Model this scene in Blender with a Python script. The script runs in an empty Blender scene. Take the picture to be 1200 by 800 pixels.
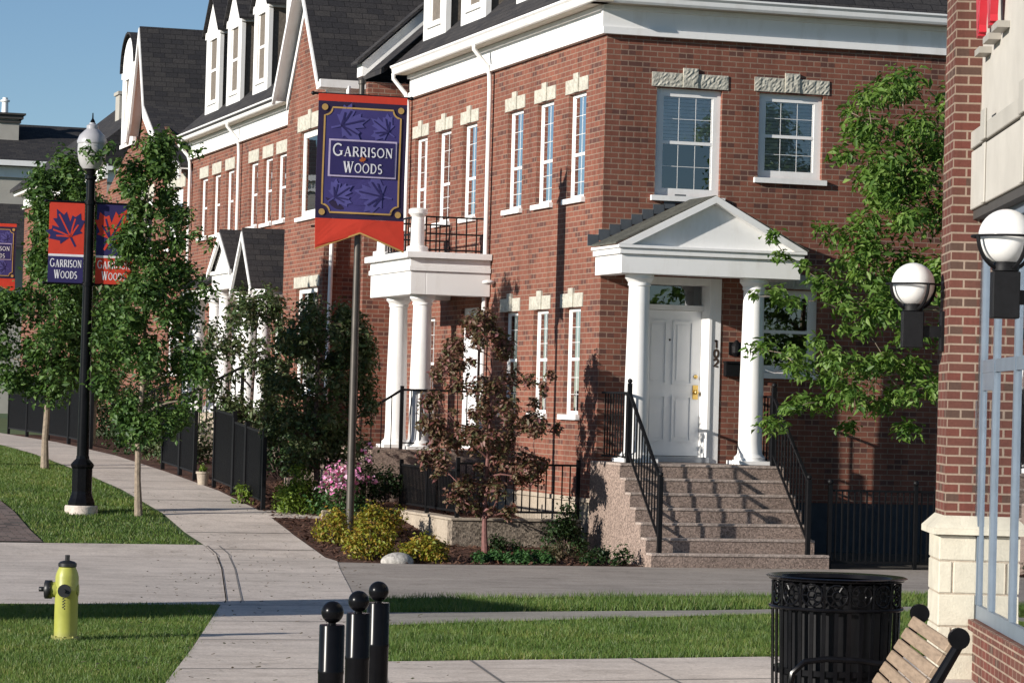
import bpy, bmesh, math, random
import numpy as np
from mathutils import Vector, Matrix
from mathutils.geometry import tessellate_polygon
random.seed(7); RNG = np.random.default_rng(7)
S = bpy.context.scene; COL = S.collection
R = math.radians

# ------------------------------------------------------------------ terrain
TY = [-1.2, 1.3, 3, 6.5, 11, 16, 23, 32, 60, 400]; TZ = [0, .19, .38, .6, .77, .92, 1.02, 1.06, 1.2, 1.2]
def T(y): return float(np.interp(y, TY, TZ))

# ------------------------------------------------------------------ materials
MATS = {}
class NT:
    def __init__(s, name):
        m = bpy.data.materials.new(name); m.use_nodes = True; s.m = m; s.t = m.node_tree; s.t.nodes.clear()
        s.out = s.n('ShaderNodeOutputMaterial')
    def n(s, k, **kw):
        nd = s.t.nodes.new(k)
        for a, b in kw.items():
            if a.startswith('i_'): nd.inputs[a[2:].replace('_', ' ')].default_value = b
            else: setattr(nd, a, b)
        return nd
    def l(s, a, b): s.t.links.new(a, b)
    def ramp(s, fac, stops):
        r = s.n('ShaderNodeValToRGB'); e = r.color_ramp.elements
        while len(e) < len(stops): e.new(.5)
        for q, (p, c) in zip(e, stops): q.position = p; q.color = (*c, 1)
        s.l(fac, r.inputs[0]); return r.outputs[0]
    def mix(s, a, b, fac, mode='MIX'):
        x = s.n('ShaderNodeMix', data_type='RGBA', blend_type=mode)
        for sock, v in ((x.inputs[0], fac), (x.inputs[6], a), (x.inputs[7], b)):
            if isinstance(v, (int, float)): sock.default_value = v
            elif isinstance(v, tuple): sock.default_value = (*v, 1)
            else: s.l(v, sock)
        return x.outputs[2]
    def coord(s, k='Object'): return s.n('ShaderNodeTexCoord').outputs[k]
    def noise(s, vec, scale, detail=4, rough=.6):
        x = s.n('ShaderNodeTexNoise'); x.inputs['Scale'].default_value = scale; x.inputs['Detail'].default_value = detail
        x.inputs['Roughness'].default_value = rough; s.l(vec, x.inputs['Vector']); return x.outputs['Fac']
    def bump(s, h, strength=.3, dist=.01):
        b = s.n('ShaderNodeBump'); b.inputs['Strength'].default_value = strength; b.inputs['Distance'].default_value = dist
        s.l(h, b.inputs['Height']); return b.outputs[0]
    def princ(s, col, rough=.7, metal=0, bump=None, spec=.5, **kw):
        p = s.n('ShaderNodeBsdfPrincipled')
        if isinstance(col, tuple): p.inputs['Base Color'].default_value = (*col, 1)
        else: s.l(col, p.inputs['Base Color'])
        if isinstance(rough, (int, float)): p.inputs['Roughness'].default_value = rough
        else: s.l(rough, p.inputs['Roughness'])
        p.inputs['Metallic'].default_value = metal; p.inputs['Specular IOR Level'].default_value = spec
        if bump: s.l(bump, p.inputs['Normal'])
        return p
    def done(s, sh): s.l(sh.outputs[0] if hasattr(sh, 'outputs') else sh, s.out.inputs[0]); MATS[s.m.name] = s.m; return s.m

def m_plain(name, col, rough=.6, metal=0, var=.12, scale=6, bump=.0, spec=.5, bscale=40):
    t = NT(name); c = t.coord()
    n = t.noise(c, scale)
    lo = tuple(x*(1-var) for x in col); hi = tuple(min(1, x*(1+var)) for x in col)
    cc = t.ramp(n, [(.3, lo), (.7, hi)])
    b = t.bump(t.noise(c, bscale), bump, .01) if bump else None
    return t.done(t.princ(cc, rough, metal, b, spec))

def m_brick(name, c1, c2, c3, mortar, w=.215, h=.076, mort=.009, bump=.5):
    t = NT(name); uv = t.coord('UV'); oc = t.coord()
    def br(a, b, mo, bias):
        x = t.n('ShaderNodeTexBrick', offset=.5); i = x.inputs
        i['Color1'].default_value = (*a, 1); i['Color2'].default_value = (*b, 1); i['Mortar'].default_value = (*mo, 1)
        i['Scale'].default_value = 1; i['Mortar Size'].default_value = mort; i['Mortar Smooth'].default_value = .15
        i['Bias'].default_value = bias; i['Brick Width'].default_value = w; i['Row Height'].default_value = h
        t.l(uv, i['Vector']); return x
    x = br(c1, c2, mortar, -.1)
    y = br(c3, c3, mortar, 0)
    # a few brick-sized darker headers: white noise on the brick cell
    sep = t.n('ShaderNodeSeparateXYZ'); t.l(uv, sep.inputs[0])
    def M(op, a, b=None):
        q = t.n('ShaderNodeMath', operation=op)
        for k, v in enumerate((a, b)):
            if v is None: continue
            if isinstance(v, (int, float)): q.inputs[k].default_value = v
            else: t.l(v, q.inputs[k])
        return q.outputs[0]
    row = M('FLOOR', M('DIVIDE', sep.outputs[1], h))
    off = M('MULTIPLY', M('MODULO', row, 2), w*.5)
    colm = M('FLOOR', M('DIVIDE', M('ADD', sep.outputs[0], off), w))
    cb = t.n('ShaderNodeCombineXYZ'); t.l(colm, cb.inputs[0]); t.l(row, cb.inputs[1])
    wn = t.n('ShaderNodeTexWhiteNoise', noise_dimensions='2D'); t.l(cb.outputs[0], wn.inputs['Vector'])
    sel = M('GREATER_THAN', wn.outputs['Value'], .86)
    cc = t.mix(x.outputs[0], y.outputs[0], sel)
    big = t.noise(oc, .7, 3); fine = t.noise(oc, 45, 3)
    cc = t.mix(cc, t.ramp(big, [(.3, (.78, .76, .76)), (.7, (1.1, 1.08, 1.05))]), .7, 'MULTIPLY')
    cc = t.mix(cc, t.ramp(fine, [(.3, (.8, .8, .8)), (.7, (1.12, 1.12, 1.12))]), .6, 'MULTIPLY')
    mp = t.n('ShaderNodeMapping'); mp.inputs['Scale'].default_value = (2.6, 2.6, .22); t.l(oc, mp.inputs[0])
    cc = t.mix(cc, t.ramp(t.noise(mp.outputs[0], 1.2, 6, .7), [(.34, (.68, .67, .66)), (.5, (1, 1, 1)), (.74, (1.14, 1.13, 1.12))]), .8, 'MULTIPLY')
    inv = M('SUBTRACT', 1.0, x.outputs['Fac'])
    b = t.bump(M('ADD', inv, M('MULTIPLY', fine, .35)), bump, .006)
    return t.done(t.princ(cc, .85, 0, b, .25))

def m_shingle(name, c1, c2):
    t = NT(name); uv = t.coord('UV'); oc = t.coord()
    x = t.n('ShaderNodeTexBrick', offset=.37); i = x.inputs
    i['Color1'].default_value = (*c1, 1); i['Color2'].default_value = (*c2, 1); i['Mortar'].default_value = (c1[0]*.35, c1[1]*.35, c1[2]*.35, 1)
    i['Scale'].default_value = 1; i['Mortar Size'].default_value = .006; i['Brick Width'].default_value = .3; i['Row Height'].default_value = .14
    t.l(uv, i['Vector'])
    cc = t.mix(x.outputs[0], t.ramp(t.noise(oc, 30, 4), [(.3, (.6, .6, .6)), (.7, (1.3, 1.3, 1.3))]), .8, 'MULTIPLY')
    return t.done(t.princ(cc, .9, 0, t.bump(t.noise(oc, 60), .5, .01), .2))

def m_leaf(name, stops, trans=.35, rough=.5, patch=False):
    t = NT(name); g = t.n('ShaderNodeNewGeometry')
    cc = t.ramp(g.outputs['Random Per Island'], [(i/(len(stops)-1), c) for i, c in enumerate(stops)])
    if patch:
        o = t.coord(); cc = t.mix(cc, t.ramp(t.noise(o, .9, 5, .65), [(.3, (.62, .7, .6)), (.5, (1, 1, 1)), (.72, (1.5, 1.22, 1.2))]), .85, 'MULTIPLY')
    p = t.princ(cc, rough, 0, None, .35)
    tr = t.n('ShaderNodeBsdfTranslucent')
    t.l(t.mix(cc, (1.25, 1.3, .55), .6, 'MULTIPLY'), tr.inputs[0])
    mx = t.n('ShaderNodeMixShader'); mx.inputs[0].default_value = trans
    t.l(p.outputs[0], mx.inputs[1]); t.l(tr.outputs[0], mx.inputs[2])
    return t.done(mx)

def m_glass(name, tint=(.97, .98, .99), ior=1.6, base=.06):
    t = NT(name)
    tr = t.n('ShaderNodeBsdfTransparent'); tr.inputs[0].default_value = (*tint, 1)
    gl = t.n('ShaderNodeBsdfGlossy'); gl.inputs['Roughness'].default_value = .015; gl.inputs['Color'].default_value = (.95, .97, 1, 1)
    c = t.coord(); bp = t.bump(t.noise(c, 1.3, 2), .06, .02); t.l(bp, gl.inputs['Normal'])
    f = t.n('ShaderNodeFresnel'); f.inputs[0].default_value = ior
    a = t.n('ShaderNodeMath', operation='ADD', use_clamp=True); t.l(f.outputs[0], a.inputs[0]); a.inputs[1].default_value = base
    mx = t.n('ShaderNodeMixShader'); t.l(a.outputs[0], mx.inputs[0]); t.l(tr.outputs[0], mx.inputs[1]); t.l(gl.outputs[0], mx.inputs[2])
    return t.done(mx)

def m_concrete(name, c, spot=.2, joint=None):
    t = NT(name); o = t.coord()
    a = t.noise(o, .6, 6, .65); b = t.noise(o, 25, 4); d = t.noise(o, 3.2, 5, .7)
    cc = t.ramp(a, [(.3, tuple(x*.8 for x in c)), (.7, tuple(x*1.12 for x in c))])
    cc = t.mix(cc, t.ramp(b, [(.3, (.82, .82, .82)), (.7, (1.12, 1.12, 1.12))]), .7, 'MULTIPLY')
    cc = t.mix(cc, t.ramp(d, [(.25, (.62, .6, .58)), (.5, (1, 1, 1))]), spot, 'MULTIPLY')
    st = t.n('ShaderNodeMapping'); st.inputs['Scale'].default_value = (.5, 2.2, 1); t.l(o, st.inputs[0])
    cc = t.mix(cc, t.ramp(t.noise(st.outputs[0], 1.1, 7, .75), [(.34, (.72, .70, .68)), (.5, (1, 1, 1)), (.72, (1.08, 1.07, 1.05))]), .8, 'MULTIPLY')
    vz = t.n('ShaderNodeTexVoronoi', feature='DISTANCE_TO_EDGE'); vz.inputs['Scale'].default_value = .42
    wv = t.n('ShaderNodeVectorMath', operation='ADD'); nz = t.n('ShaderNodeTexNoise'); nz.inputs['Scale'].default_value = 2.5; t.l(o, nz.inputs['Vector']); t.l(o, wv.inputs[0]); t.l(nz.outputs['Color'], wv.inputs[1]); t.l(wv.outputs[0], vz.inputs['Vector'])
    cc = t.mix(cc, t.ramp(vz.outputs['Distance'], [(0, (.55, .53, .5)), (.006, (1, 1, 1))]), .55, 'MULTIPLY')
    pz = t.n('ShaderNodeTexVoronoi'); pz.inputs['Scale'].default_value = 90; t.l(o, pz.inputs['Vector']); pc = t.n('ShaderNodeSeparateColor'); t.l(pz.outputs['Color'], pc.inputs[0])
    cc = t.mix(cc, t.ramp(pc.outputs[0], [(0, (.7, .68, .66)), (.5, (1, 1, 1)), (1, (1.2, 1.2, 1.2))]), .5, 'MULTIPLY')
    return t.done(t.princ(cc, .88, 0, t.bump(b, .35, .004), .25))

def m_speckle(name, c, amt=.55, scale=55, bump=.6):
    t = NT(name); o = t.coord()
    v = t.n('ShaderNodeTexVoronoi'); v.inputs['Scale'].default_value = scale; t.l(o, v.inputs['Vector'])
    s = t.n('ShaderNodeSeparateColor'); t.l(v.outputs['Color'], s.inputs[0])
    cc = t.ramp(s.outputs[0], [(0, tuple(x*(1-amt) for x in c)), (.5, c), (1, tuple(min(1, x*(1+amt)) for x in c))])
    cc = t.mix(cc, t.ramp(t.noise(o, 1.5, 5), [(.3, (.75, .74, .74)), (.7, (1.1, 1.1, 1.1))]), .7, 'MULTIPLY')
    return t.done(t.princ(cc, .9, 0, t.bump(v.outputs['Distance'], bump, .006), .25))

m_brick('brick_red', (.225, .085, .056), (.172, .065, .046), (.115, .052, .042), (.26, .18, .135), mort=.008)
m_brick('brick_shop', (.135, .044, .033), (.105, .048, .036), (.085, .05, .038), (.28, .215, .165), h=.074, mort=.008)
def m_paint(name, c):
    t = NT(name); o = t.coord(); mp = t.n('ShaderNodeMapping'); mp.inputs['Scale'].default_value = (1, 1, .35); t.l(o, mp.inputs[0])
    cc = t.mix(c, t.ramp(t.noise(mp.outputs[0], 3.5, 7, .7), [(.3, (.84, .82, .79)), (.5, (1, 1, 1))]), .65, 'MULTIPLY')
    return t.done(t.princ(cc, .5, 0, t.bump(t.noise(o, 14, 4), .08, .01), .4))
m_paint('white_trim', (.80, .79, .77))
m_plain('white_door', (.76, .77, .78), .4, var=.03, scale=2)
m_plain('soffit_tan', (.42, .36, .28), .7)
m_plain('dormer_siding', (.155, .13, .105), .95, var=.22, scale=14, bump=.7, bscale=70)
m_shingle('shingle', (.030, .029, .032), (.052, .048, .047))
m_shingle('shingle_weathered', (.11, .11, .09), (.075, .075, .065))
m_plain('step_flashing', (.10, .11, .12), .5, .3)
m_plain('stucco_cream', (.43, .405, .36), .9, var=.09, scale=2, bump=.3, bscale=90)
m_plain('stucco_grey', (.36, .34, .30), .9, var=.08, scale=2, bump=.3, bscale=90)
m_plain('lintel_stone', (.43, .41, .345), .95, var=.22, scale=9, bump=.9, bscale=24)
m_plain('rock_stone', (.36, .34, .31), .95, var=.45, scale=22, bump=1, bscale=30)
m_plain('block_stone', (.50, .465, .375), .9, var=.13, scale=5, bump=.5, bscale=45)
m_concrete('sidewalk_concrete', (.60, .525, .46), .6)
m_concrete('alley_concrete', (.58, .51, .45), .55)
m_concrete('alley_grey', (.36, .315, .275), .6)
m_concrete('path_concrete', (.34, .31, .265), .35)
m_concrete('wall_concrete', (.40, .34, .27), .5)
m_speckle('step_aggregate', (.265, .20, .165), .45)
m_speckle('lit_tread_aggregate', (.385, .315, .27), .35)  # lighter twin of the riser mix, stronger light on treads put into the colour
m_speckle('curb_aggregate', (.20, .165, .13), .6, 40)
m_speckle('mulch', (.085, .040, .026), .7, 26, 1)
m_brick('paver_brick', (.20, .15, .13), (.24, .19, .17), (.13, .11, .1), (.09, .08, .07), .2, .1, .008, .6)
m_plain('lawn_soil', (.050, .088, .022), .95, var=.4, scale=3.0, bump=.8)
m_plain('yard_soil', (.06, .05, .035), .95, var=.4, scale=3)
m_leaf('grass_blade', [(.06, .115, .022), (.09, .16, .03), (.125, .20, .04), (.19, .20, .07)], .3, patch=True)
m_leaf('bark_chip', [(.05, .022, .014), (.10, .045, .028), (.15, .075, .045), (.07, .04, .03)], 0, .9)
m_leaf('leaf_linden', [(.034, .075, .02), (.058, .12, .028), (.085, .16, .036), (.13, .21, .055)], .3)
m_leaf('leaf_dark', [(.036, .066, .022), (.058, .095, .034), (.105, .125, .05), (.07, .12, .038), (.11, .085, .05)], .22)
m_leaf('leaf_red', [(.13, .042, .036), (.08, .095, .036), (.19, .065, .058), (.11, .11, .045), (.32, .14, .14)], .25)
m_leaf('leaf_bright', [(.055, .12, .022), (.095, .18, .032), (.14, .24, .045), (.21, .31, .08)], .4)
m_leaf('leaf_spirea', [(.16, .21, .02), (.26, .27, .03), (.32, .17, .025), (.13, .18, .02), (.33, .28, .04), (.28, .13, .025)], .3)
m_leaf('leaf_hedge', [(.08, .14, .018), (.14, .21, .028), (.19, .26, .035)], .3)
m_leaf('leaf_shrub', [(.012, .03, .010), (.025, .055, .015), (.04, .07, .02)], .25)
m_leaf('leaf_cover', [(.03, .085, .024), (.05, .125, .035), (.07, .15, .04)], .25)
m_leaf('leaf_dry', [(.14, .10, .06), (.10, .08, .045), (.08, .09, .04)], .25)
m_leaf('petal_pink', [(.70, .16, .42), (.78, .30, .55), (.8, .55, .70), (.6, .10, .34)], .3)
m_plain('bark_pale', (.24, .19, .14), .9, var=.3, scale=20, bump=.6)
m_plain('bark_dark', (.10, .065, .055), .9, var=.35, scale=20, bump=.6)
m_plain('bark_red', (.17, .075, .065), .8, var=.3, scale=20, bump=.4)
m_plain('iron_black', (.006, .006, .007), .55, 0, .3, 20, spec=.2)
m_plain('gloss_black', (.005, .005, .006), .24, 0, .3, 8, spec=.13)
m_plain('pole_bronze', (.075, .065, .055), .45, .4, .2)
m_plain('cloth_red', (.62, .045, .02), .8, var=.08, scale=5)
m_plain('cloth_navy', (.022, .016, .10), .8, var=.1, scale=5)
m_plain('cloth_purple', (.046, .036, .165), .8, var=.12, scale=4)
m_plain('cloth_violet', (.085, .075, .26), .8, var=.15, scale=3)
m_plain('cloth_dark', (.020, .010, .045), .8, var=.1)
m_plain('print_gold', (.50, .30, .09), .7)
m_plain('print_lilac', (.50, .42, .58), .7)
m_plain('print_white', (.78, .76, .78), .7)
m_plain('print_orange', (.40, .10, .02), .7)
m_plain('hydrant_yellow', (.36, .37, .075), .38, var=.12, scale=12)
def m_chipped(name, c):
    t = NT(name); o = t.coord(); n = t.noise(o, 9, 8, .75); sp = t.n('ShaderNodeSeparateXYZ'); t.l(o, sp.inputs[0])
    cc = t.ramp(t.noise(o, 3, 4), [(.3, tuple(x*.8 for x in c)), (.7, tuple(x*1.12 for x in c))])
    cc = t.mix(cc, (.09, .06, .035), t.ramp(n, [(.66, (0, 0, 0)), (.70, (1, 1, 1))]))
    cc = t.mix(cc, (.16, .14, .09), t.ramp(sp.outputs[2], [(.0, (.6, .6, .6)), (.08, (0, 0, 0))]))
    return t.done(t.princ(cc, .42, 0, t.bump(n, .3, .004), .4))
m_chipped('hydrant_paint', (.36, .37, .075))
m_plain('cap_black', (.012, .012, .013), .45)
m_plain('brass', (.55, .38, .12), .3, .9)
m_plain('number_dark', (.05, .03, .02), .4)
m_plain('curtain', (.30, .30, .28), .9, var=.25, scale=3)
m_plain('dark_room', (.02, .02, .022), .9)
m_plain('blind_slat', (.84, .86, .88), .6)
m_plain('frame_blue_grey', (.16, .20, .245), .4, .2, .1)
m_plain('frame_light', (.38, .40, .42), .45, .1, .1)
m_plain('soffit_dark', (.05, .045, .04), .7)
m_plain('globe_white', (.80, .79, .76), .22, var=.03)
m_plain('lantern_grey', (.36, .355, .37), .3, var=.1)
m_plain('lantern_globe', (.40, .395, .39), .25, var=.06)
m_plain('sign_red', (.50, .025, .04), .28, var=.1)
m_plain('sign_edge', (.33, .31, .27), .5)
m_plain('paving_joint', (.14, .13, .12), .95)
m_plain('dark_foundation', (.035, .038, .045), .8, var=.25)
m_plain('shadow_block_green', (.05, .08, .06), .5)
m_plain('galvanised', (.35, .36, .36), .4, .7)
m_glass('pane_glass', ior=1.9, base=.09)
m_glass('shop_glass', (.7, .76, .76), 2.3, .34)
def m_wood(name, c):
    t = NT(name); o = t.coord(); mp = t.n('ShaderNodeMapping'); mp.inputs['Scale'].default_value = (14, 1.1, 14); t.l(o, mp.inputs[0])
    a = t.noise(mp.outputs[0], 3, 6, .7)
    cc = t.ramp(a, [(.25, tuple(x*.55 for x in c)), (.55, c), (.8, tuple(min(1, x*1.25) for x in c))])
    return t.done(t.princ(cc, .75, 0, t.bump(a, .3, .004), .25))
m_wood('bench_wood', (.32, .235, .165))

# ------------------------------------------------------------------ mesh builder
class MB:
    def __init__(s): s.v = []; s.f = []; s.s = []
    def add(s, vs, fs, smooth=False):
        b = len(s.v); s.v += [tuple(x) for x in vs]
        for f in fs: s.f.append(tuple(i+b for i in f)); s.s.append(smooth)
        return s
    def quad(s, *p): return s.add(p, [tuple(range(len(p)))])
    def box8(s, p): return s.add(p, [(0, 3, 2, 1), (4, 5, 6, 7), (0, 1, 5, 4), (1, 2, 6, 5), (2, 3, 7, 6), (3, 0, 4, 7)])
    def box(s, x0, x1, y0, y1, z0, z1):
        return s.box8([(x0, y0, z0), (x1, y0, z0), (x1, y1, z0), (x0, y1, z0), (x0, y0, z1), (x1, y0, z1), (x1, y1, z1), (x0, y1, z1)])
    def fb(s, F, u0, u1, n0, n1, z0, z1):
        P = F.p
        return s.box8([P(u0, n0, z0), P(u1, n0, z0), P(u1, n1, z0), P(u0, n1, z0), P(u0, n0, z1), P(u1, n0, z1), P(u1, n1, z1), P(u0, n1, z1)])
    def prism(s, pts, d):                       # polygon (3d points, any plane) swept along d
        n = len(pts); q = [tuple(Vector(p)+Vector(d)) for p in pts]
        return s.add(list(pts)+q, [tuple(range(n)), tuple(range(2*n-1, n-1, -1))]+[(i, i+n, (i+1) % n+n, (i+1) % n) for i in range(n)])
    def bar(s, a, b, w, h=None, up=(0, 0, 1)):  # rectangular bar between two points
        h = h or w; a = Vector(a); b = Vector(b); d = (b-a).normalized(); u = Vector(up)
        if abs(d.dot(u)) > .98: u = Vector((1, 0, 0))
        r = d.cross(u).normalized()*(w/2); t = r.cross(d).normalized()*(h/2)
        return s.box8([a-r-t, a+r-t, a+r+t, a-r+t, b-r-t, b+r-t, b+r+t, b-r+t])
    def tube(s, path, rad, n=8, smooth=True):
        path = [Vector(p) for p in path]; k = len(path)
        if not isinstance(rad, (list, tuple)): rad = [rad]*k
        vs = []; pu = None
        for i, p in enumerate(path):
            d = (path[min(i+1, k-1)]-path[max(i-1, 0)]).normalized()
            if pu is None: pu = d.orthogonal().normalized()
            pu = (pu-d*pu.dot(d)).normalized(); w = d.cross(pu)
            for j in range(n):
                a = 2*math.pi*j/n; vs.append(p+(pu*math.cos(a)+w*math.sin(a))*rad[i])
        fs = [(i*n+j, i*n+(j+1) % n, (i+1)*n+(j+1) % n, (i+1)*n+j) for i in range(k-1) for j in range(n)]
        s.add(vs, fs, smooth); b = len(s.v)-len(vs)
        s.f.append(tuple(b+j for j in reversed(range(n)))); s.s.append(False)
        s.f.append(tuple(b+(k-1)*n+j for j in range(n))); s.s.append(False)
        return s
    def lathe(s, prof, n=24, c=(0, 0, 0), smooth=True, flute=0):
        vs = []; k = len(prof)
        for r, z in prof:
            for j in range(n):
                a = 2*math.pi*(j+.5)/n; rr = r*(1-flute*(j % 2)); vs.append((c[0]+rr*math.cos(a), c[1]+rr*math.sin(a), c[2]+z))
        fs = [(i*n+j, i*n+(j+1) % n, (i+1)*n+(j+1) % n, (i+1)*n+j) for i in range(k-1) for j in range(n)]
        s.add(vs, fs, smooth); b = len(s.v)-len(vs)
        s.f.append(tuple(b+j for j in reversed(range(n)))); s.s.append(False)
        s.f.append(tuple(b+(k-1)*n+j for j in range(n))); s.s.append(False)
        return s
    def sphere(s, c, r, n=24, m=14, sz=1, z0=-1, z1=1):
        a0 = math.asin(z0); a1 = math.asin(z1)
        return s.lathe([(max(.0005, r*math.cos(a0+(a1-a0)*i/m)), r*sz*math.sin(a0+(a1-a0)*i/m)) for i in range(m+1)], n, c)
    def poly(s, pts2, fn):                      # flat polygon (maybe concave) through fn(x,y)->3d
        tri = tessellate_polygon([[Vector((x, y, 0)) for x, y in pts2]])
        return s.add([fn(x, y) for x, y in pts2], [tuple(t) for t in tri])
    def build(s, name, mat, parent=None, bevel=0, split=0, warp=None, recalc=True):
        me = bpy.data.meshes.new(name); bm = bmesh.new()
        bv = [bm.verts.new(p) for p in s.v]
        for f, sm in zip(s.f, s.s):
            try: q = bm.faces.new([bv[i] for i in f]); q.smooth = sm
            except ValueError: pass
        if split:
            for _ in range(6):
                es = [e for e in bm.edges if e.calc_length() > split]
                if not es: break
                bmesh.ops.subdivide_edges(bm, edges=es, cuts=1)
        if warp:
            for q in bm.verts: q.co = Vector(warp(q.co))
        if recalc: bmesh.ops.recalc_face_normals(bm, faces=bm.faces)
        if bevel:
            es = [e for e in bm.edges if len(e.link_faces) == 2 and e.calc_face_angle(0) > .6]
            bmesh.ops.bevel(bm, geom=es, offset=bevel, segments=1, affect='EDGES', clamp_overlap=True)
        for e in bm.edges:
            if len(e.link_faces) == 2 and e.calc_face_angle(0) > .55: e.smooth = False
        bm.normal_update(); uvl = bm.loops.layers.uv.new('UVMap')
        for f in bm.faces:
            n = f.normal; a = (abs(n.x), abs(n.y), abs(n.z))
            for lp in f.loops:
                c = lp.vert.co
                if a[2] > .85: lp[uvl].uv = (c.x, c.y)
                elif a[0] >= a[1]: lp[uvl].uv = (c.y, c.z / max(.3, math.sqrt(max(.01, 1-a[2]**2))))
                else: lp[uvl].uv = (c.x, c.z / max(.3, math.sqrt(max(.01, 1-a[2]**2))))
        bm.to_mesh(me); bm.free()
        return link(name, me, mat, parent)

def link(name, me, mat, parent=None):
    me.materials.append(MATS[mat]); o = bpy.data.objects.new(name, me); COL.objects.link(o)
    if parent is not None: o.parent = parent
    return o
def tag(o, label=None, cat=None, group=None, kind=None):
    for k, v in (('label', label), ('category', cat), ('group', group), ('kind', kind)):
        if v: o[k] = v
    return o
def thing(name, label, cat, loc=(0, 0, 0), rz=0, group=None):
    o = bpy.data.objects.new(name, None); COL.objects.link(o); o.location = loc; o.rotation_euler = (0, 0, rz)
    o.empty_display_size = .2
    return tag(o, label, cat, group)
def struct(o): o['kind'] = 'structure'; return o
def copy_tree(o, parent=None):
    c = o.copy(); COL.objects.link(c); c.parent = parent
    for ch in list(o.children): copy_tree(ch, c)
    return c

class Fr:                                       # facade frame: u along the wall, n outward, z up
    def __init__(s, o, U, N): s.o = Vector(o); s.U = Vector(U); s.N = Vector(N)
    def p(s, u, n, z): return tuple(s.o+s.U*u+s.N*n+Vector((0, 0, z)))
STREET = lambda x=0: Fr((x, 0, 0), (0, 1, 0), (-1, 0, 0))
SIDE = lambda y=0: Fr((0, y, 0), (1, 0, 0), (0, -1, 0))

def wall(mb, F, u0, u1, z0, z1, holes=(), dep=.15):
    us = sorted({u0, u1, *[h[i] for h in holes for i in (0, 1)]}); zs = sorted({z0, z1, *[h[i] for h in holes for i in (2, 3)]})
    for a, b in zip(us, us[1:]):
        for c, d in zip(zs, zs[1:]):
            mu, mz = (a+b)/2, (c+d)/2
            if any(h[0] < mu < h[1] and h[2] < mz < h[3] for h in holes): continue
            mb.quad(F.p(a, 0, c), F.p(b, 0, c), F.p(b, 0, d), F.p(a, 0, d))
    for a, b, c, d in holes:
        for (p, q) in (((a, c), (b, c)), ((b, c), (b, d)), ((b, d), (a, d)), ((a, d), (a, c))):
            mb.quad(F.p(p[0], 0, p[1]), F.p(q[0], 0, q[1]), F.p(q[0], -dep, q[1]), F.p(p[0], -dep, p[1]))

def window(F, u0, u1, z0, z1, parent, dep=.075, case=.05, cols=3, rows=2, back='curtain', blind=False, sill=True, mid=.5, double=True):
    m = MB(); a, b = -dep-.03, -dep+.008
    m.fb(F, u0, u0+case, a, b, z0, z1); m.fb(F, u1-case, u1, a, b, z0, z1)
    m.fb(F, u0+case, u1-case, a, b, z1-case, z1); m.fb(F, u0+case, u1-case, a, b, z0, z0+case)
    zm = z0+(z1-z0)*mid; iu0, iu1 = u0+case, u1-case
    if double: m.fb(F, iu0, iu1, a, b-.004, zm-.022, zm+.022)
    spans = [(z0+case, zm-.022), (zm+.022, z1-case)] if double else [(z0+case, z1-case)]
    for k, (c, d) in enumerate(spans):
        m.fb(F, iu0, iu0+.022, a+.002, b-.010, c, d); m.fb(F, iu1-.022, iu1, a+.002, b-.010, c, d)
        for i in range(1, cols): u = iu0+(iu1-iu0)*i/cols; m.fb(F, u-.0035, u+.0035, b-.0165, b-.014, c, d)
        for j in range(1, rows): z = c+(d-c)*j/rows; m.fb(F, iu0, iu1, b-.0167, b-.0142, z-.0035, z+.0035)
    w = m.build('window', 'white_trim', parent)
    MB().quad(F.p(iu0, b-.019, z0+case), F.p(iu1, b-.019, z0+case), F.p(iu1, b-.019, z1-case), F.p(iu0, b-.019, z1-case)).build('pane', 'pane_glass', w)
    if blind:
        k = int((z1-z0)/.05); mb = MB()
        lo = z0 if blind is True else z0+(z1-z0)*(1-blind)
        for i in range(k):
            z = z1-.06-i*.05
            if z < lo: break
            P = F.p
            mb.box8([P(u0, -dep-.072, z-.021), P(u1, -dep-.072, z-.021), P(u1, -dep-.055, z+.021), P(u0, -dep-.055, z+.021),
                     P(u0, -dep-.075, z-.020), P(u1, -dep-.075, z-.020), P(u1, -dep-.058, z+.022), P(u0, -dep-.058, z+.022)])
        mb.build('blind', 'blind_slat', w)
    MB().fb(F, u0-.05, u1+.05, -dep-.30, -dep-.28, z0-.05, z1+.05).build('curtain', back, w)
    if sill: MB().fb(F, u0-.06, u1+.06, b+.002, .06, z0-.075, z0-.002).build('sill', 'white_trim', w)
    return w

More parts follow.
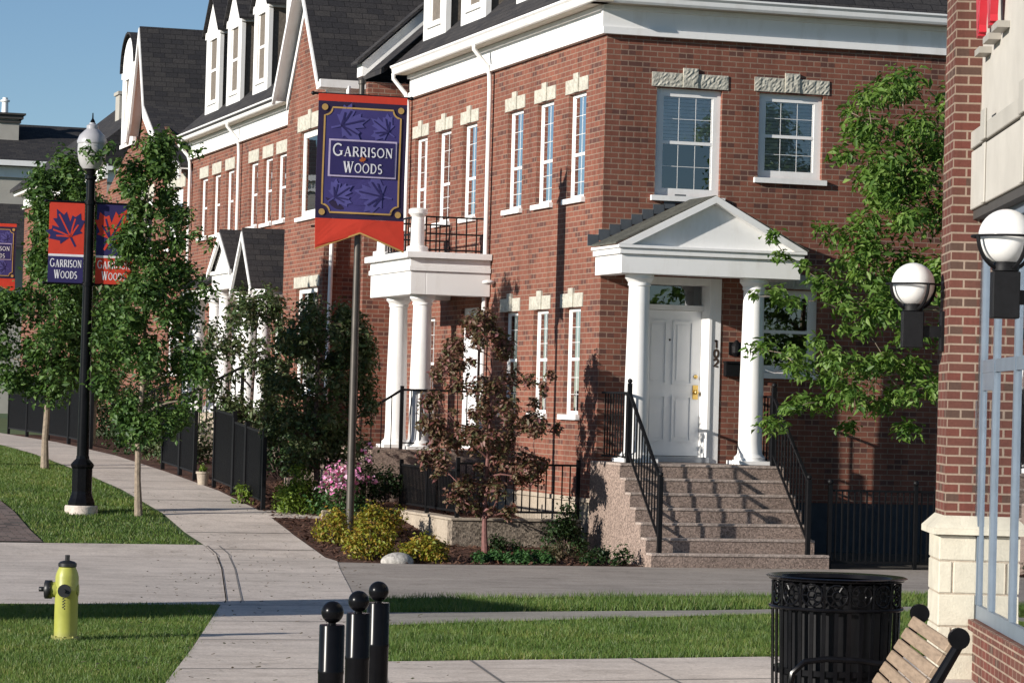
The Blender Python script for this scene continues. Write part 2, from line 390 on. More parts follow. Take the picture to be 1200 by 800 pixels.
def rough_block(mb, F, u0, u1, n0, n1, z0, z1, amp=.02, st=.05, seed=0):
    rr = random.Random(seed); nu = max(2, int((u1-u0)/st)); nz = max(2, int((z1-z0)/st)); vs = []; fs = []
    for j in range(nz+1):
        for i in range(nu+1):
            e = (i in (0, nu)) or (j in (0, nz))
            vs.append(F.p(u0+(u1-u0)*i/nu, n1+(0 if e else rr.uniform(-amp*.3, amp)), z0+(z1-z0)*j/nz))
    for j in range(nz):
        for i in range(nu): a = j*(nu+1)+i; fs.append((a, a+1, a+nu+2, a+nu+1))
    mb.add(vs, fs)
    for (a, b, c, d) in ((u0, u1, z0, z0), (u0, u1, z1, z1), (u0, u0, z0, z1), (u1, u1, z0, z1)):
        mb.quad(F.p(a, n1, c), F.p(b, n1, d), F.p(b, n0, d), F.p(a, n0, c))
def lintel(F, uc, w, z0, parent, h=.20, seed=0, n1=.014, key=True):
    m = MB()
    if key:
        kw = .11
        rough_block(m, F, uc-w/2, uc-kw, -.02, n1, z0, z0+h, .010, .028, seed); rough_block(m, F, uc+kw, uc+w/2, -.02, n1, z0, z0+h, .010, .028, seed+1)
        rough_block(m, F, uc-kw, uc+kw, -.02, n1+.018, z0+.002, z0+h+.075, .010, .028, seed+2)
    else: rough_block(m, F, uc-w/2, uc+w/2, -.02, n1, z0, z0+h, .012, .06, seed)
    return m.build('lintel', 'lintel_stone', parent)

COLPROF = lambda r, h: [(r*1.45, 0), (r*1.45, .06), (r*1.3, .065), (r*1.32, .10), (r*1.12, .13), (r*1.05, .15), (r, .3), (r*1.0, h*.4), (r*.86, h-.16), (r*.95, h-.15), (r*.95, h-.12), (r*.9, h-.115), (r*1.15, h-.06), (r*1.2, h-.055), (r*1.2, h)]
def column(x, y, z0, z1, r, parent):
    m = MB().lathe(COLPROF(r, z1-z0), 28, (x, y, z0)); m.box(x-r*1.5, x+r*1.5, y-r*1.5, y+r*1.5, z0-.001, z0+.05)
    return m.build('column', 'white_trim', parent)

def eave(F, u0, u1, zf, parent, fr_h=.34, band=.1, over=.32, soff='soffit_tan', ug=None):
    ug = u0 if ug is None else ug
    m = MB(); m.fb(F, u0, u1, -.02, .05, zf+band, zf+fr_h); m.fb(F, u0, u1, -.02, .085, zf, zf+band-.003)
    m.fb(F, u0, u1, -.02, .10, zf+fr_h, zf+fr_h+.06)
    fz = m.build('frieze', 'white_trim', parent)
    MB().fb(F, ug, u1, .05, over, zf+fr_h+.062, zf+fr_h+.09).build('soffit', soff, parent)
    g = MB(); P = F.p; z = zf+fr_h+.06
    prof = [(over-.02, z), (over+.03, z), (over+.05, z+.03), (over+.06, z+.09), (over+.09, z+.12), (over+.09, z+.145), (over+.075, z+.145), (over+.07, z+.125), (over-.02, z+.11)]
    g.prism([P(ug, n, q) for n, q in prof], F.U*(u1-ug))
    g.build('gutter', 'white_trim', parent)

def downspout(F, u, z0, z1, parent, over=.32):
    P = F.p
    MB().tube([P(u, over+.03, z1+.42), P(u, over+.03, z1+.33), P(u, .13, z1+.08), P(u, .085, z1-.06), P(u, .075, z1-.3), P(u, .075, z0)], .038, 8).build('downspout', 'white_trim', parent)

def dormer(y0, y1, zb, zt, zp, parent, x=.1, arch=False, slope=.92):
    """dormer whose front stands at x and whose body runs back into the roof"""
    back = x+(zp-zb)/slope+.2; w = y1-y0; yc = (y0+y1)/2; F = STREET(x)
    m = MB()
    m.prism([(x+.02, y0+.04, zb), (x+.02, y0+.04, zt), (back, y0+.04, zt), (back, y0+.04, zb+(back-x)*slope-.4)], (0, w-.08, 0))
    d = m.build('dormer', 'dormer_siding', parent)
    f = MB(); cw = .2
    wu0, wu1, wz0, wz1 = y0+.36, y1-.36, zb+.42, zt-.22
    f2 = F
    for (a, b, c, e) in ((y0, wu0, zb, zt), (wu1, y1, zb, zt), (wu0, wu1, zb, wz0), (wu0, wu1, wz1, zt)): f.fb(f2, a, b, -.06, .03, c, e)
    f.fb(f2, y0-.03, y1+.03, -.05, .06, zb-.0, zb+.1); f.fb(f2, wu0-.08, wu1+.08, .03, .07, wz0-.09, wz0-.005)
    if arch:
        pts = [F.p(yc+w/2*math.cos(a), .03, zt+.002+(zp-zt)*math.sin(a)) for a in [math.pi*i/12 for i in range(13)]]
    else: pts = [F.p(y0, .03, zt+.002), F.p(y1, .03, zt+.002), F.p(yc, .03, zp)]
    f.prism(pts, -F.N*.08)
    f.fb(f2, y0-.06, y1+.06, -.3, .05, zt-.1, zt-.003) if False else None
    # cornice returns along both cheeks
    f.box(x-.05, back-.1, y0-.08, y0+.038, zt-.16, zt+.002); f.box(x-.05, back-.1, y1-.038, y1+.08, zt-.16, zt+.002)
    f.build('dormer_front', 'white_trim', d)
    r = MB()
    if arch:
        n = 12; A = [(yc+(w/2+.1)*math.cos(math.pi*i/n), zt+(zp-zt+.1)*math.sin(math.pi*i/n)) for i in range(n+1)]
        for (a, b) in zip(A, A[1:]):
            r.prism([(x-.1, a[0], a[1]), (x-.1, b[0], b[1]), (x-.1, b[0], b[1]+.06), (x-.1, a[0], a[1]+.06)], (back-x+.1, 0, 0))
    else:
        for sgn in (-1, 1):
            e = yc+sgn*(w/2+.14); dz = (zp-zt)/(w/2)*.14
            r.prism([(x-.12, yc, zp+.03), (x-.12, e, zt-dz+.03), (x-.12, e, zt-dz+.09), (x-.12, yc, zp+.12)], (back-x+.3, 0, 0))
    r.build('dormer_roof', 'shingle', d)
    g = MB(); a = -.05
    g.fb(F, wu0, wu1, a, -.005, (wz0+wz1)/2-.03, (wz0+wz1)/2+.03); g.fb(F, wu0, wu0+.04, a, -.01, wz0, wz1); g.fb(F, wu1-.04, wu1, a, -.01, wz0, wz1)
    g.fb(F, (wu0+wu1)/2-.008, (wu0+wu1)/2+.008, a+.02, -.03, wz0, wz1)
    g.build('dormer_sash', 'white_trim', d)
    MB().quad(F.p(wu0, -.04, wz0), F.p(wu1, -.04, wz0), F.p(wu1, -.04, wz1), F.p(wu0, -.04, wz1)).build('dormer_pane', 'pane_glass', d)
    MB().fb(F, wu0-.03, wu1+.03, -.075, -.062, wz0-.03, wz1+.03).build('dormer_curtain', 'curtain', d)
    return d

# ------------------------------------------------------------------ lettering (serif strokes)
def arc(cx, cy, rx, ry, a0, a1, n=14): return [(cx+rx*math.cos(R(a0+(a1-a0)*i/n)), cy+ry*math.sin(R(a0+(a1-a0)*i/n))) for i in range(n+1)]
TK, TN, SF = .17, .075, .05
GLY = {
 'I': (.30, [([(.15, 0), (.15, 1)], TK), ([(.02, .025), (.28, .025)], SF), ([(.02, .975), (.28, .975)], SF)]),
 'N': (.86, [([(.14, 0), (.14, 1)], TN), ([(.14, .98), (.72, .04)], TK), ([(.72, 0), (.72, 1)], TN), ([(0, .025), (.28, .025)], SF), ([(0, .975), (.2, .975)], SF), ([(.58, .975), (.86, .975)], SF)]),
 'A': (.86, [([(.12, 0), (.42, 1)], TN), ([(.42, 1), (.74, 0)], TK), ([(.22, .34), (.64, .34)], SF+.02), ([(0, .025), (.26, .025)], SF), ([(.58, .025), (.88, .025)], SF)]),
 'R': (.78, [([(.16, 0), (.16, 1)], TK), ([(.16, .96), (.42, .96)]+arc(.42, .73, .2, .23, 90, -90)+[(.16, .5)], .11), ([(.38, .5), (.74, .02)], TK), ([(.02, .025), (.32, .025)], SF), ([(.02, .975), (.3, .975)], SF)]),
 'S': (.58, [(arc(.29, .73, .2, .22, 40, 200)+arc(.29, .27, .22, .23, 120, -140), .135)]),
 'O': (.90, [(arc(.45, .5, .37, .45, 0, 360, 24), .125)]),
 'D': (.86, [([(.16, 0), (.16, 1)], TK), ([(.16, .95), (.34, .95)]+arc(.36, .5, .38, .45, 90, -90)+[(.16, .05)], .12), ([(.02, .025), (.3, .025)], SF), ([(.02, .975), (.3, .975)], SF)]),
 'G': (.92, [(arc(.47, .5, .39, .45, 45, 315, 20), .13), ([(.76, .1), (.76, .42)], TK*.9), ([(.6, .42), (.9, .42)], SF)]),
 'W': (1.16, [([(.12, 1), (.36, 0)], TK), ([(.36, 0), (.58, .95)], TN), ([(.54, 1), (.8, 0)], TK), ([(.8, 0), (1.04, 1)], TN), ([(0, .975), (.26, .975)], SF), ([(.42, .975), (.68, .975)], SF), ([(.92, .975), (1.16, .975)], SF)]),
}
def ribbon(mb, pts, w, fn):
    L = []; n = len(pts)
    for i, p in enumerate(pts):
        a = pts[max(i-1, 0)]; b = pts[min(i+1, n-1)]; dx, dy = b[0]-a[0], b[1]-a[1]; l = math.hypot(dx, dy) or 1
        L.append((p[0]-dy/l*w/2, p[1]+dx/l*w/2)); L.append((p[0]+dy/l*w/2, p[1]-dx/l*w/2))
    mb.add([fn(*q) for q in L], [(2*i, 2*i+1, 2*i+3, 2*i+2) for i in range(n-1)])
def write(mb, text, cx, z0, h, width, fn, bigfirst=1.0):
    tot = sum(GLY[c][0]*(bigfirst if i == 0 else 1)+.10 for i, c in enumerate(text))-.10; sx = width/tot; u = cx-width/2
    for i, c in enumerate(text):
        k = bigfirst if i == 0 else 1; gw, st = GLY[c]
        for pts, w in st:
            ribbon(mb, [(u+x*k*sx, z0+y*k*h) for x, y in pts], w*k*(sx+h)/2, fn)
        u += (gw*k+.10)*sx
LEAF_HALF = [(0, 1), (.17, .62), (.34, .70), (.27, .22), (.50, .44), (.58, .31), (.88, .36), (.77, .08), (.90, -.02), (.50, -.32), (.55, -.46), (.05, -.38), (.045, -.86)]
LEAF = LEAF_HALF+[(-x, y) for x, y in reversed(LEAF_HALF[1:])]
def leaf_shape(mb, cx, cz, s, ang, fn, veins=None):
    c, d = math.cos(ang), math.sin(ang); tr = lambda x, y: (cx+s*(x*c-y*d), cz+s*(x*d+y*c))
    mb.poly([tr(x, y) for x, y in LEAF], fn)
    if veins is not None:
        vm, vf = veins
        for (x, y) in ((0, .75), (.55, .25), (-.55, .25), (.55, -.05), (-.55, -.05)):
            ribbon(vm, [tr(0, -.38), tr(x*.5, -.38+(y+.38)*.55), tr(x, y)], s*.07, vf)

# ------------------------------------------------------------------ foliage
LAT = np.array([.956, -.2935, 0]); DEP = np.array([.2935, .956, 0])
def leaf_cloud(name, mat, clumps, n, size, parent=None, aspect=.55, up=.7, droop=.2, shell=.5, seed=1, jitter=.5, sq=1.0):
    g = np.random.default_rng(seed); C = np.array(clumps, float); w = C[:, 3]**2; w /= w.sum()
    k = g.choice(len(C), n, p=w); d = g.normal(size=(n, 3)); d /= np.linalg.norm(d, axis=1)[:, None]
    rr = g.uniform(0, 1, n)**shell; p = C[k, :3]+d*(rr*C[k, 3]*g.uniform(.7, 1.2, n))[:, None]*np.array([1, 1, sq])
    nor = d*.6+np.array([0, 0, up])+g.normal(size=(n, 3))*.5; nor /= np.linalg.norm(nor, axis=1)[:, None]
    a = g.normal(size=(n, 3))+d*.8+np.array([0, 0, -droop]); a -= nor*(a*nor).sum(1)[:, None]; a /= np.linalg.norm(a, axis=1)[:, None]
    b = np.cross(nor, a); s = size*g.uniform(1-jitter, 1+jitter, n)[:, None]
    base = p-a*s*.5; tip = p+a*s*.5-nor*s*.12; l = p-a*s*.06+b*s*aspect*.5+nor*s*.1; r = p-a*s*.06-b*s*aspect*.5+nor*s*.1
    V = np.stack([base, l, tip, r], 1).reshape(-1, 3); i = np.arange(n)*4
    F = np.stack([i, i+1, i+2, i, i+2, i+3], 1).reshape(-1)
    return link(name, tri_mesh(name, V, F), mat, parent)
def tri_mesh(name, V, F):
    me = bpy.data.meshes.new(name); nt = len(F)//3
    me.vertices.add(len(V)); me.vertices.foreach_set('co', np.asarray(V, np.float32).ravel())
    me.loops.add(len(F)); me.loops.foreach_set('vertex_index', np.asarray(F, np.int32))
    me.polygons.add(nt); me.polygons.foreach_set('loop_start', np.arange(0, len(F), 3, dtype=np.int32))
    me.update(calc_edges=True); me.validate(); return me

def env_clumps(env, n, r, depth, seed, sc, u0, v0):
    """clumps that fill an envelope of (v, umin, umax) rows measured at sc px per metre from the tree's foot"""
    g = random.Random(seed); out = []; env = sorted(env)
    vs = [e[0] for e in env]
    while len(out) < n:
        v = g.uniform(vs[0], vs[-1]); a = float(np.interp(v, vs, [e[1] for e in env])); b = float(np.interp(v, vs, [e[2] for e in env]))
        u = g.uniform(a, b)+g.gauss(0, .07)*sc; c = (a+b)/2; hw = max(6, (b-a)/2); q = math.sqrt(max(0.04, 1-((u-c)/hw)**2))
        dd = g.uniform(-1, 1)*max(.12, q*min(depth, hw/sc*1.1))
        rad = r*g.choice((.5, .7, .9, 1.1, 1.3)); l = (max(a+rad*sc*.45, min(b-rad*sc*.45, u))-u0)/sc
        out.append((*(LAT*l+DEP*dd+np.array([0, 0, (v0-v)/sc])), rad))
    return out
def tree(label, cat, loc, bark, leafmat, clumps, n, size, trunk_h, r0, lean=(0, 0), group=None, name='street_tree', seed=1, limbs=22, fork=None, **kw):
    t = thing(name, label, cat, loc, 0, group); g = random.Random(seed); m = MB()
    topz = max(c[2] for c in clumps); top = Vector((lean[0], lean[1], topz*.86))
    def axis(z): f = z/top.z; return Vector((top.x*f+.03*math.sin(z*2.1+seed), top.y*f+.03*math.cos(z*1.7+seed), z))
    zs = [topz*.86*i/9 for i in range(10)]
    m.tube([axis(z) for z in zs], [r0*1.25]+[max(.012, r0*(1-.8*z/top.z)) for z in zs[1:]], 9)
    tr = m.build('trunk', bark, t)
    lm = MB(); nodes = [(axis(z), 0.0, r0*(1-.75*z/top.z)) for z in np.linspace(max(.35*trunk_h, trunk_h*.75 if not fork else fork), top.z*.97, 9)]
    pend = sorted((Vector(c[:3]) for c in g.sample(clumps, min(limbs, len(clumps)))), key=lambda c: math.hypot(c.x, c.y))
    for cv in pend:                              # every clump hangs on the cheapest branch already there, coming from below
        best = min(nodes, key=lambda n: (cv-n[0]).length+.25*n[1]+max(0, n[0].z-cv.z+.1)*1.5)
        a = best[0]; d = (cv-a).length; mid = a.lerp(cv, .5)+Vector((g.uniform(-.12, .12)*d, g.uniform(-.12, .12)*d, .10*d))
        rr = max(.007, min(best[2]*.62, r0*.4)); lm.tube([a, a.lerp(mid, .5)+Vector((0, 0, .03*d)), mid, cv], [rr, rr*.85, rr*.7, rr*.45], 6)
        nodes.append((mid, best[1]+d*.5, rr*.75)); nodes.append((cv, best[1]+d, rr*.5))
    lm.build('limb', bark, t)
    leaf_cloud('crown', leafmat, clumps, n, size, t, seed=seed+5, **kw)
    return t
def shrub(name, label, cat, loc, mat, w, h, n, size, seed=1, flowers=None, group=None, deep=None):
    t = thing(name, label, cat, loc, 0, group); g = random.Random(seed); cl = []
    for i in range(26):
        a = g.uniform(0, 6.28); q = g.uniform(0, 1)**.5; z = g.uniform(.18, 1)*h*(1-.55*q*q)
        cl.append((w/2*.85*q*math.cos(a), (deep or w)/2*.85*q*math.sin(a), z*.85, g.uniform(.2, .32)*max(.36, min((deep or w), max(h, .3*(deep or w))))))
    leaf_cloud('foliage', mat, cl, n, size, t, seed=seed)
    m = MB()
    for c in cl[:9]: m.tube([(c[0]*.2, c[1]*.2, -.03), (c[0]*.6, c[1]*.6, c[2]*.6), c[:3]], [.012, .009, .004], 5)
    m.build('stem', 'bark_dark', t)
    if flowers:
        fc = [(c[0], c[1], c[2]+c[3]*.7, c[3]*.75) for c in cl if c[2] > h*.38]
        leaf_cloud('flower', flowers[0], fc, flowers[1], flowers[2], t, seed=seed+3, aspect=.9)
    return t

# ================================================================== SETTING
def strip(name, rows, dz, mat, kind='structure', ext=None):
    """ground sheet from rows of (y, x_left, x_right); y stations get split at the terrain breaks"""
    ys = sorted({r[0] for r in rows} | {y for y in TY+list(np.arange(-1, 40, 1.0)) if rows[0][0] < y < rows[-1][0]})
    Y = [r[0] for r in rows]; m = MB(); vs = []
    for y in ys: a = float(np.interp(y, Y, [r[1] for r in rows])); b = float(np.interp(y, Y, [r[2] for r in rows])); vs += [(a, y, T(y)+dz), (b, y, T(y)+dz)]
    m.add(vs, [(2*i, 2*i+1, 2*i+3, 2*i+2) for i in range(len(ys)-1)])
    o = m.build(name, mat, None, recalc=False); o['kind'] = kind; return o
def flat(name, poly, dz, mat, kind='structure'):
    m = MB(); m.poly(poly, lambda x, y: (x, y, T(y)+dz)); o = m.build(name, mat, None, recalc=False); o['kind'] = kind; return o

strip('ground', [(-300, -500, 500), (-1.2, -500, 500), (400, -500, 500), (900, -500, 500)], -.012, 'lawn_soil')
SWL = [(-34, -13.2), (-18.1, -9.38), (-15.2, -8.62), (-9.57, -7.2), (-4, -6.1), (-1, -5.55), (0, -5.5), (60, -5.5)]
SWR = [(-34, -11.6), (-18.1, -7.72), (-7.4, -5.33), (-4, -4.6), (-2, -4.15), (1.5, -3.98), (4, -3.96), (60, -4.1)]
ysw = sorted({y for y, _ in SWL+SWR})
swl = lambda y: float(np.interp(y, [a for a, _ in SWL], [b for _, b in SWL])); swr = lambda y: float(np.interp(y, [a for a, _ in SWR], [b for _, b in SWR]))
strip('sidewalk', [(y, swl(y), swr(y)) for y in ysw], .012, 'sidewalk_concrete')
# tooled joints across the sidewalk
jm = MB()
for y in [-22.5, -19.8, -17.1, -14.4, -12.3, -10.2, -2.2, -.5, 1.3, 3.1, 4.9, 6.7, 8.5, 10.3, 12.1, 14, 16, 18, 20, 22]:
    jm.add([(swl(y)+.02, y, T(y)+.016), (swr(y)-.02, y, T(y)+.016), (swr(y)-.02, y+.025, T(y+.025)+.016), (swl(y)+.02, y+.025, T(y+.025)+.016)], [(0, 1, 2, 3)])
struct(jm.build('sidewalk_joints', 'paving_joint', None, recalc=False))
strip('alley_west', [(-10.1, -60, swl(-10.1)), (-9.57, -60, -7.2), (-4, -60, -6.1), (-1, -60, -5.55), (0, -60, -5.5)], .008, 'alley_concrete')
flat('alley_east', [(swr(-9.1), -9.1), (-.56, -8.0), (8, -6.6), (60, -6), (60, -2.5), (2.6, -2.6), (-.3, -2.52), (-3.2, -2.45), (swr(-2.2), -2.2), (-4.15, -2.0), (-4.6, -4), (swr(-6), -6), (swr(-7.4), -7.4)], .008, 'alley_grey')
jm = MB()
for off in (.03, .19): ribbon(jm, [(swl(y)+off, y) for y in np.linspace(-9.9, -.15, 24)], .012, lambda x, y: (x, y, T(y)+.0175)); struct(jm.build('alley_joint', 'paving_joint', None, recalc=False))
# curved path between the two grass strips, plaza in front
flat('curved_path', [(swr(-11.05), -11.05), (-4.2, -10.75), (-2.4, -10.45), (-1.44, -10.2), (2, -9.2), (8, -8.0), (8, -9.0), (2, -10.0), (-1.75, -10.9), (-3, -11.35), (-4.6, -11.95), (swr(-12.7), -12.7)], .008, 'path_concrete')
flat('plaza', [(swr(-33), -33), (30, -33), (30, -15.4), (-3.2, -15.85), (-3.77, -15.9), (swr(-16.4), -16.4)], .007, 'sidewalk_concrete')
jm = MB()
for a, b in (((-6.55, -16.3), (-7.3, -21)), ((-5.1, -16.05), (-5.9, -21)), ((-3.8, -15.95), (-4.6, -21)), ((-7.6, -18.2), (-2, -17.6))):
    ribbon(jm, [a, b], .025, lambda x, y: (x, y, .011))
struct(jm.build('plaza_joints', 'paving_joint', None, recalc=False))
strip('mulch_bed', [(-2.5, -3.35, -.1), (-2.2, -4.1, -.1), (-1.9, swr(-1.9)+.02, -.05), (0, swr(0)+.02, -.05), (10, swr(10)+.02, -.02)], .004, 'mulch')
def in_poly(P, poly):
    x, y = P[:, 0], P[:, 1]; r = np.zeros(len(P), bool); n = len(poly)
    for i in range(n):
        (x0, y0), (x1, y1) = poly[i], poly[(i+1) % n]
        c = ((y0 > y) != (y1 > y)) & (x < (x1-x0)*(y-y0)/((y1-y0) or 1e-9)+x0); r ^= c
    return r
def chips(poly, n, seed):
    g = np.random.default_rng(seed); P = np.stack([g.uniform(-4.1, 0, n), g.uniform(-2.5, 9, n)], 1); P = P[in_poly(P, poly)]; n = len(P)
    z = np.interp(P[:, 1], TY, TZ)+g.uniform(.006, .03, n); a = g.uniform(0, 6.28, n); l = g.uniform(.015, .045, n); w = l*g.uniform(.25, .5, n); ti = g.normal(size=n)*.012
    c, d = np.cos(a), np.sin(a); q = lambda i, j, k: np.stack([P[:, 0]+c*l*i-d*w*j, P[:, 1]+d*l*i+c*w*j, z+ti*k], 1)
    V = np.stack([q(-1, -1, -1), q(1, -1, 1), q(1, 1, 1.4), q(-1, 1, -.6)], 1).reshape(-1, 3); i = np.arange(n)*4
    o = link('bark_mulch', tri_mesh('bark_mulch', V, np.stack([i, i+1, i+2, i, i+2, i+3], 1).reshape(-1)), 'bark_chip'); o['kind'] = 'stuff'; o['label'] = 'reddish bark chips covering the planting bed'; o['category'] = 'mulch'
chips([(-3.35, -2.48), (-.2, -2.48), (-.1, 9), (-3.9, 9), (-3.95, 1), (-4.08, -1.9)], 9000, 5)
def litter(n, seed):
    g = np.random.default_rng(seed); y = g.uniform(-20, 6, n); x = np.array([g.uniform(swl(q)-.9, swr(q)+.6) for q in y]); P = np.stack([x, y], 1)
    z = np.interp(y, TY, TZ)+.022; a = g.uniform(0, 6.28, n); l = g.uniform(.008, .022, n); w = l*g.uniform(.3, .7, n); c, d = np.cos(a), np.sin(a)
    q = lambda i, j, k: np.stack([x+c*l*i-d*w*j, y+d*l*i+c*w*j, z+k], 1)
    V = np.stack([q(-1, -1, 0), q(1, -1, .006), q(1, 1, .012), q(-1, 1, .004)], 1).reshape(-1, 3); i = np.arange(n)*4
    o = link('fallen_leaves', tri_mesh('fallen_leaves', V, np.stack([i, i+1, i+2, i, i+2, i+3], 1).reshape(-1)), 'leaf_dry'); o['kind'] = 'stuff'; o['label'] = 'dry clippings and leaf litter scattered on the paving'; o['category'] = 'litter'
litter(420, 9)
strip('garden_path', [(2.75, -3.97, -2.5), (3.65, -3.97, -2.4)], .010, 'sidewalk_concrete')
strip('garden_bed', [(10, -3.96, .0), (31, -4.0, .0)], .003, 'mulch')
strip('brick_paving', [(.15, -9.6, -7.62), (60, -9.6, -7.55)], .006, 'paver_brick')
strip('yard', [(-2.45, 2.45, 40), (0, 2.45, 40)], .005, 'yard_soil')

def grass(name, label, poly, dens, h, w, seed, edge=1.0):
    g = np.random.default_rng(seed); xs = [p[0] for p in poly]; ys = [p[1] for p in poly]
    n = int((max(xs)-min(xs))*(max(ys)-min(ys))*dens)
    P = np.stack([g.uniform(min(xs), max(xs), n), g.uniform(min(ys), max(ys), n)], 1); P = P[in_poly(P+g.normal(size=P.shape)*.03, poly)]; n = len(P)
    pn = np.sin(P[:, 0]*2.3+1.3*np.sin(P[:, 1]*1.7))*np.sin(P[:, 1]*2.9+P[:, 0]*.7)
    H = h*(1+.25*pn)*g.uniform(.55, 1.35, n); a = g.uniform(0, 6.283, n); z = np.interp(P[:, 1], TY, TZ)-.012
    dx, dy = np.cos(a)*w/2, np.sin(a)*w/2; lx, ly = g.normal(size=n)*H*.4, g.normal(size=n)*H*.4
    V = np.stack([np.stack([P[:, 0]-dx, P[:, 1]-dy, z], 1), np.stack([P[:, 0]+dx, P[:, 1]+dy, z], 1), np.stack([P[:, 0]+lx, P[:, 1]+ly, z+H], 1)], 1).reshape(-1, 3)
    o = link(name, tri_mesh(name, V, np.arange(3*n)), 'grass_blade'); o['kind'] = 'stuff'; o['label'] = label; o['category'] = 'grass'; return o
grass('grass', 'short mown grass in the near left lawn round the yellow hydrant', [(-14, -10.12), (-7.36, -10.12), (-8.62, -15.1), (-9.39, -18.1), (-10.4, -22.5), (-14, -22.5)], 3400, .042, .010, 1)
grass('grass', 'mown grass of the upper left lawn under the street trees', [(-7.6, .08), (-5.55, .03), (-5.53, 30), (-7.52, 30)], 1500, .042, .015, 2)
grass('grass', 'narrow strip of uncut grass between the alley and the curved path', [(swr(-9.1)+.03, -9.15), (-.56, -8.05), (8, -6.65), (8, -7.95), (2, -9.15), (-1.44, -10.15), (-4.2, -10.7), (swr(-11.0)+.03, -11.0)], 1500, .075, .011, 3)
grass('grass', 'wide strip of grass between the curved path and the front plaza', [(swr(-12.75)+.04, -12.75), (-4.6, -12.0), (-3, -11.4), (-1.75, -10.95), (2, -10.05), (4, -9.7), (3, -15.5), (-3.2, -15.8), (-3.77, -15.86), (swr(-16.3)+.03, -16.35)], 2900, .055, .010, 4)

# ================================================================== CORNER TOWNHOUSE
hs = thing('brick_townhouse', 'red brick corner townhouse with white pedimented porch and house number 102', 'townhouse')
FS = STREET(0); FN = SIDE(0); XE = 9.0; YE = 10.6
up = [(.84, 1.64), (2.34, 3.14), (3.84, 4.64), (6.32, 7.12), (7.82, 8.62), (9.28, 10.08)]
lo = [(.84, 1.56), (2.34, 3.06), (3.84, 4.56)]
m = MB()
DOORH = (.58, 1.80, 1.33, 3.92); POR2 = (5.95, 6.95, 1.35, 3.6)
wall(m, FS, 0, YE, .8, 7.27, [(a, b, 5.05, 6.56) for a, b in up]+[(a, b, 1.96, 3.48) for a, b in lo]+[(8.5, 9.2, 1.96, 3.48), POR2])
wall(m, FN, 0, XE, .8, 7.27, [(.76, 1.74, 5.06, 6.57), (2.30, 3.28, 5.38, 6.58), (2.30, 3.28, 2.62, 3.8), (5.6, 6.6, 5.38, 6.58), DOORH])
m.quad((XE, 0, .8), (XE, YE, .8), (XE, YE, 7.27), (XE, 0, 7.27)); m.quad((0, YE, .8), (XE, YE, .8), (XE, YE, 7.27), (0, YE, 7.27))
m.quad((.3, .3, 7.2), (XE, .3, 7.2), (XE, YE, 7.2), (.3, YE, 7.2))
m.build('wall', 'brick_red', hs, recalc=False)
m = MB(); m.fb(FS, .0, YE, -.2, -.012, -.3, .8); m.fb(FS, 0, YE, -.1, .03, .74, .80)
m.build('foundation', 'wall_concrete', hs)
MB().fb(FN, .2, XE, -.2, -.012, -.3, .8).build('foundation', 'dark_foundation', hs)  # side foundation coloured much darker than the street side
for i, (a, b) in enumerate(up): window(FS, a, b, 5.05, 6.56, hs, cols=2, rows=3, mid=.42); lintel(FS, (a+b)/2+.02, 1.02, 6.57, hs, seed=i*5)
for i, (a, b) in enumerate(lo): window(FS, a, b, 1.96, 3.48, hs, cols=2, rows=3, mid=.52); lintel(FS, (a+b)/2+.05, 1.02, 3.49, hs, seed=i*5+40)
window(FS, 8.5, 9.2, 1.96, 3.48, hs, cols=2, rows=3)
window(FN, .76, 1.74, 5.06, 6.57, hs, cols=3, rows=2, case=.11, blind=.5, back='dark_room'); lintel(FN, 1.25, 1.14, 6.585, hs, seed=71)
window(FN, 2.30, 3.28, 5.38, 6.58, hs, cols=3, rows=2, case=.11, blind=True, back='dark_room'); lintel(FN, 2.79, 1.14, 6.60, hs, seed=76)
window(FN, 2.30, 3.28, 2.62, 3.8, hs, cols=1, rows=1, case=.11, back='dark_room'); lintel(FN, 2.79, 1.14, 3.82, hs, seed=81)
window(FN, 5.6, 6.6, 5.38, 6.58, hs, cols=3, rows=2, case=.11, blind=True, back='dark_room')
eave(FS, .022, YE-.25, 7.27, hs, ug=-.41); eave(FN, -.083, XE, 7.27, hs, ug=-.298)
for u in (5.42, 10.32): downspout(FS, u, .5 if u < 6 else 5, 7.27, hs)
m = MB(); zt = 10.6; e = -.40; ze = 7.80; k = (zt-ze)/.92
m.prism([(e, e, ze), (e, YE-.25, ze), (e+k, YE-.25, zt), (e+k, e+k, zt)], (.05, 0, -.05))
m.prism([(e, e, ze), (XE, e, ze), (XE, e+k, zt), (e+k, e+k, zt)], (0, .05, -.05))
m.quad((e+k, e+k, zt), (XE, e+k, zt), (XE, YE, zt), (e+k, YE, zt))
m.build('roof', 'shingle', hs)
for a, b in ((8.6, 10.0), (6.25, 7.68), (3.17, 4.6), (.95, 2.2)): dormer(a, b, 8.08, 10.25, 11.0, hs)
# --- portico with pediment and front door
px0, px1, py = -.09, 2.53, -1.12; zb, ze = 3.90, 4.24
m = MB()
m.box(px0, px1, py, py+.22, zb, ze-.08); m.box(px0, px0+.22, py+.221, -.012, zb, ze-.08); m.box(px1-.22, px1, py+.221, -.012, zb, ze-.08)
m.box(px0+.221, px1-.221, py+.221, -.012, ze-.12, ze-.085)
m.box(px0-.04, px1+.04, py-.04, -.012, ze-.078, ze+.0); m.box(px0-.07, px1+.07, py-.07, -.013, ze+.002, ze+.045)
po = m.build('portico', 'white_trim', hs, bevel=.006)
for x in (.27, 1.95): column(x, -.86, 1.34, zb-.002, .165, po)
ax, az = 1.24, 5.0
m = MB(); m.prism([(px0+.05, py+.06, ze+.047), (px1-.05, py+.06, ze+.047), (ax, py+.06, az-.08)], (0, .1, 0)); m.build('pediment', 'white_trim', po)
m = MB()
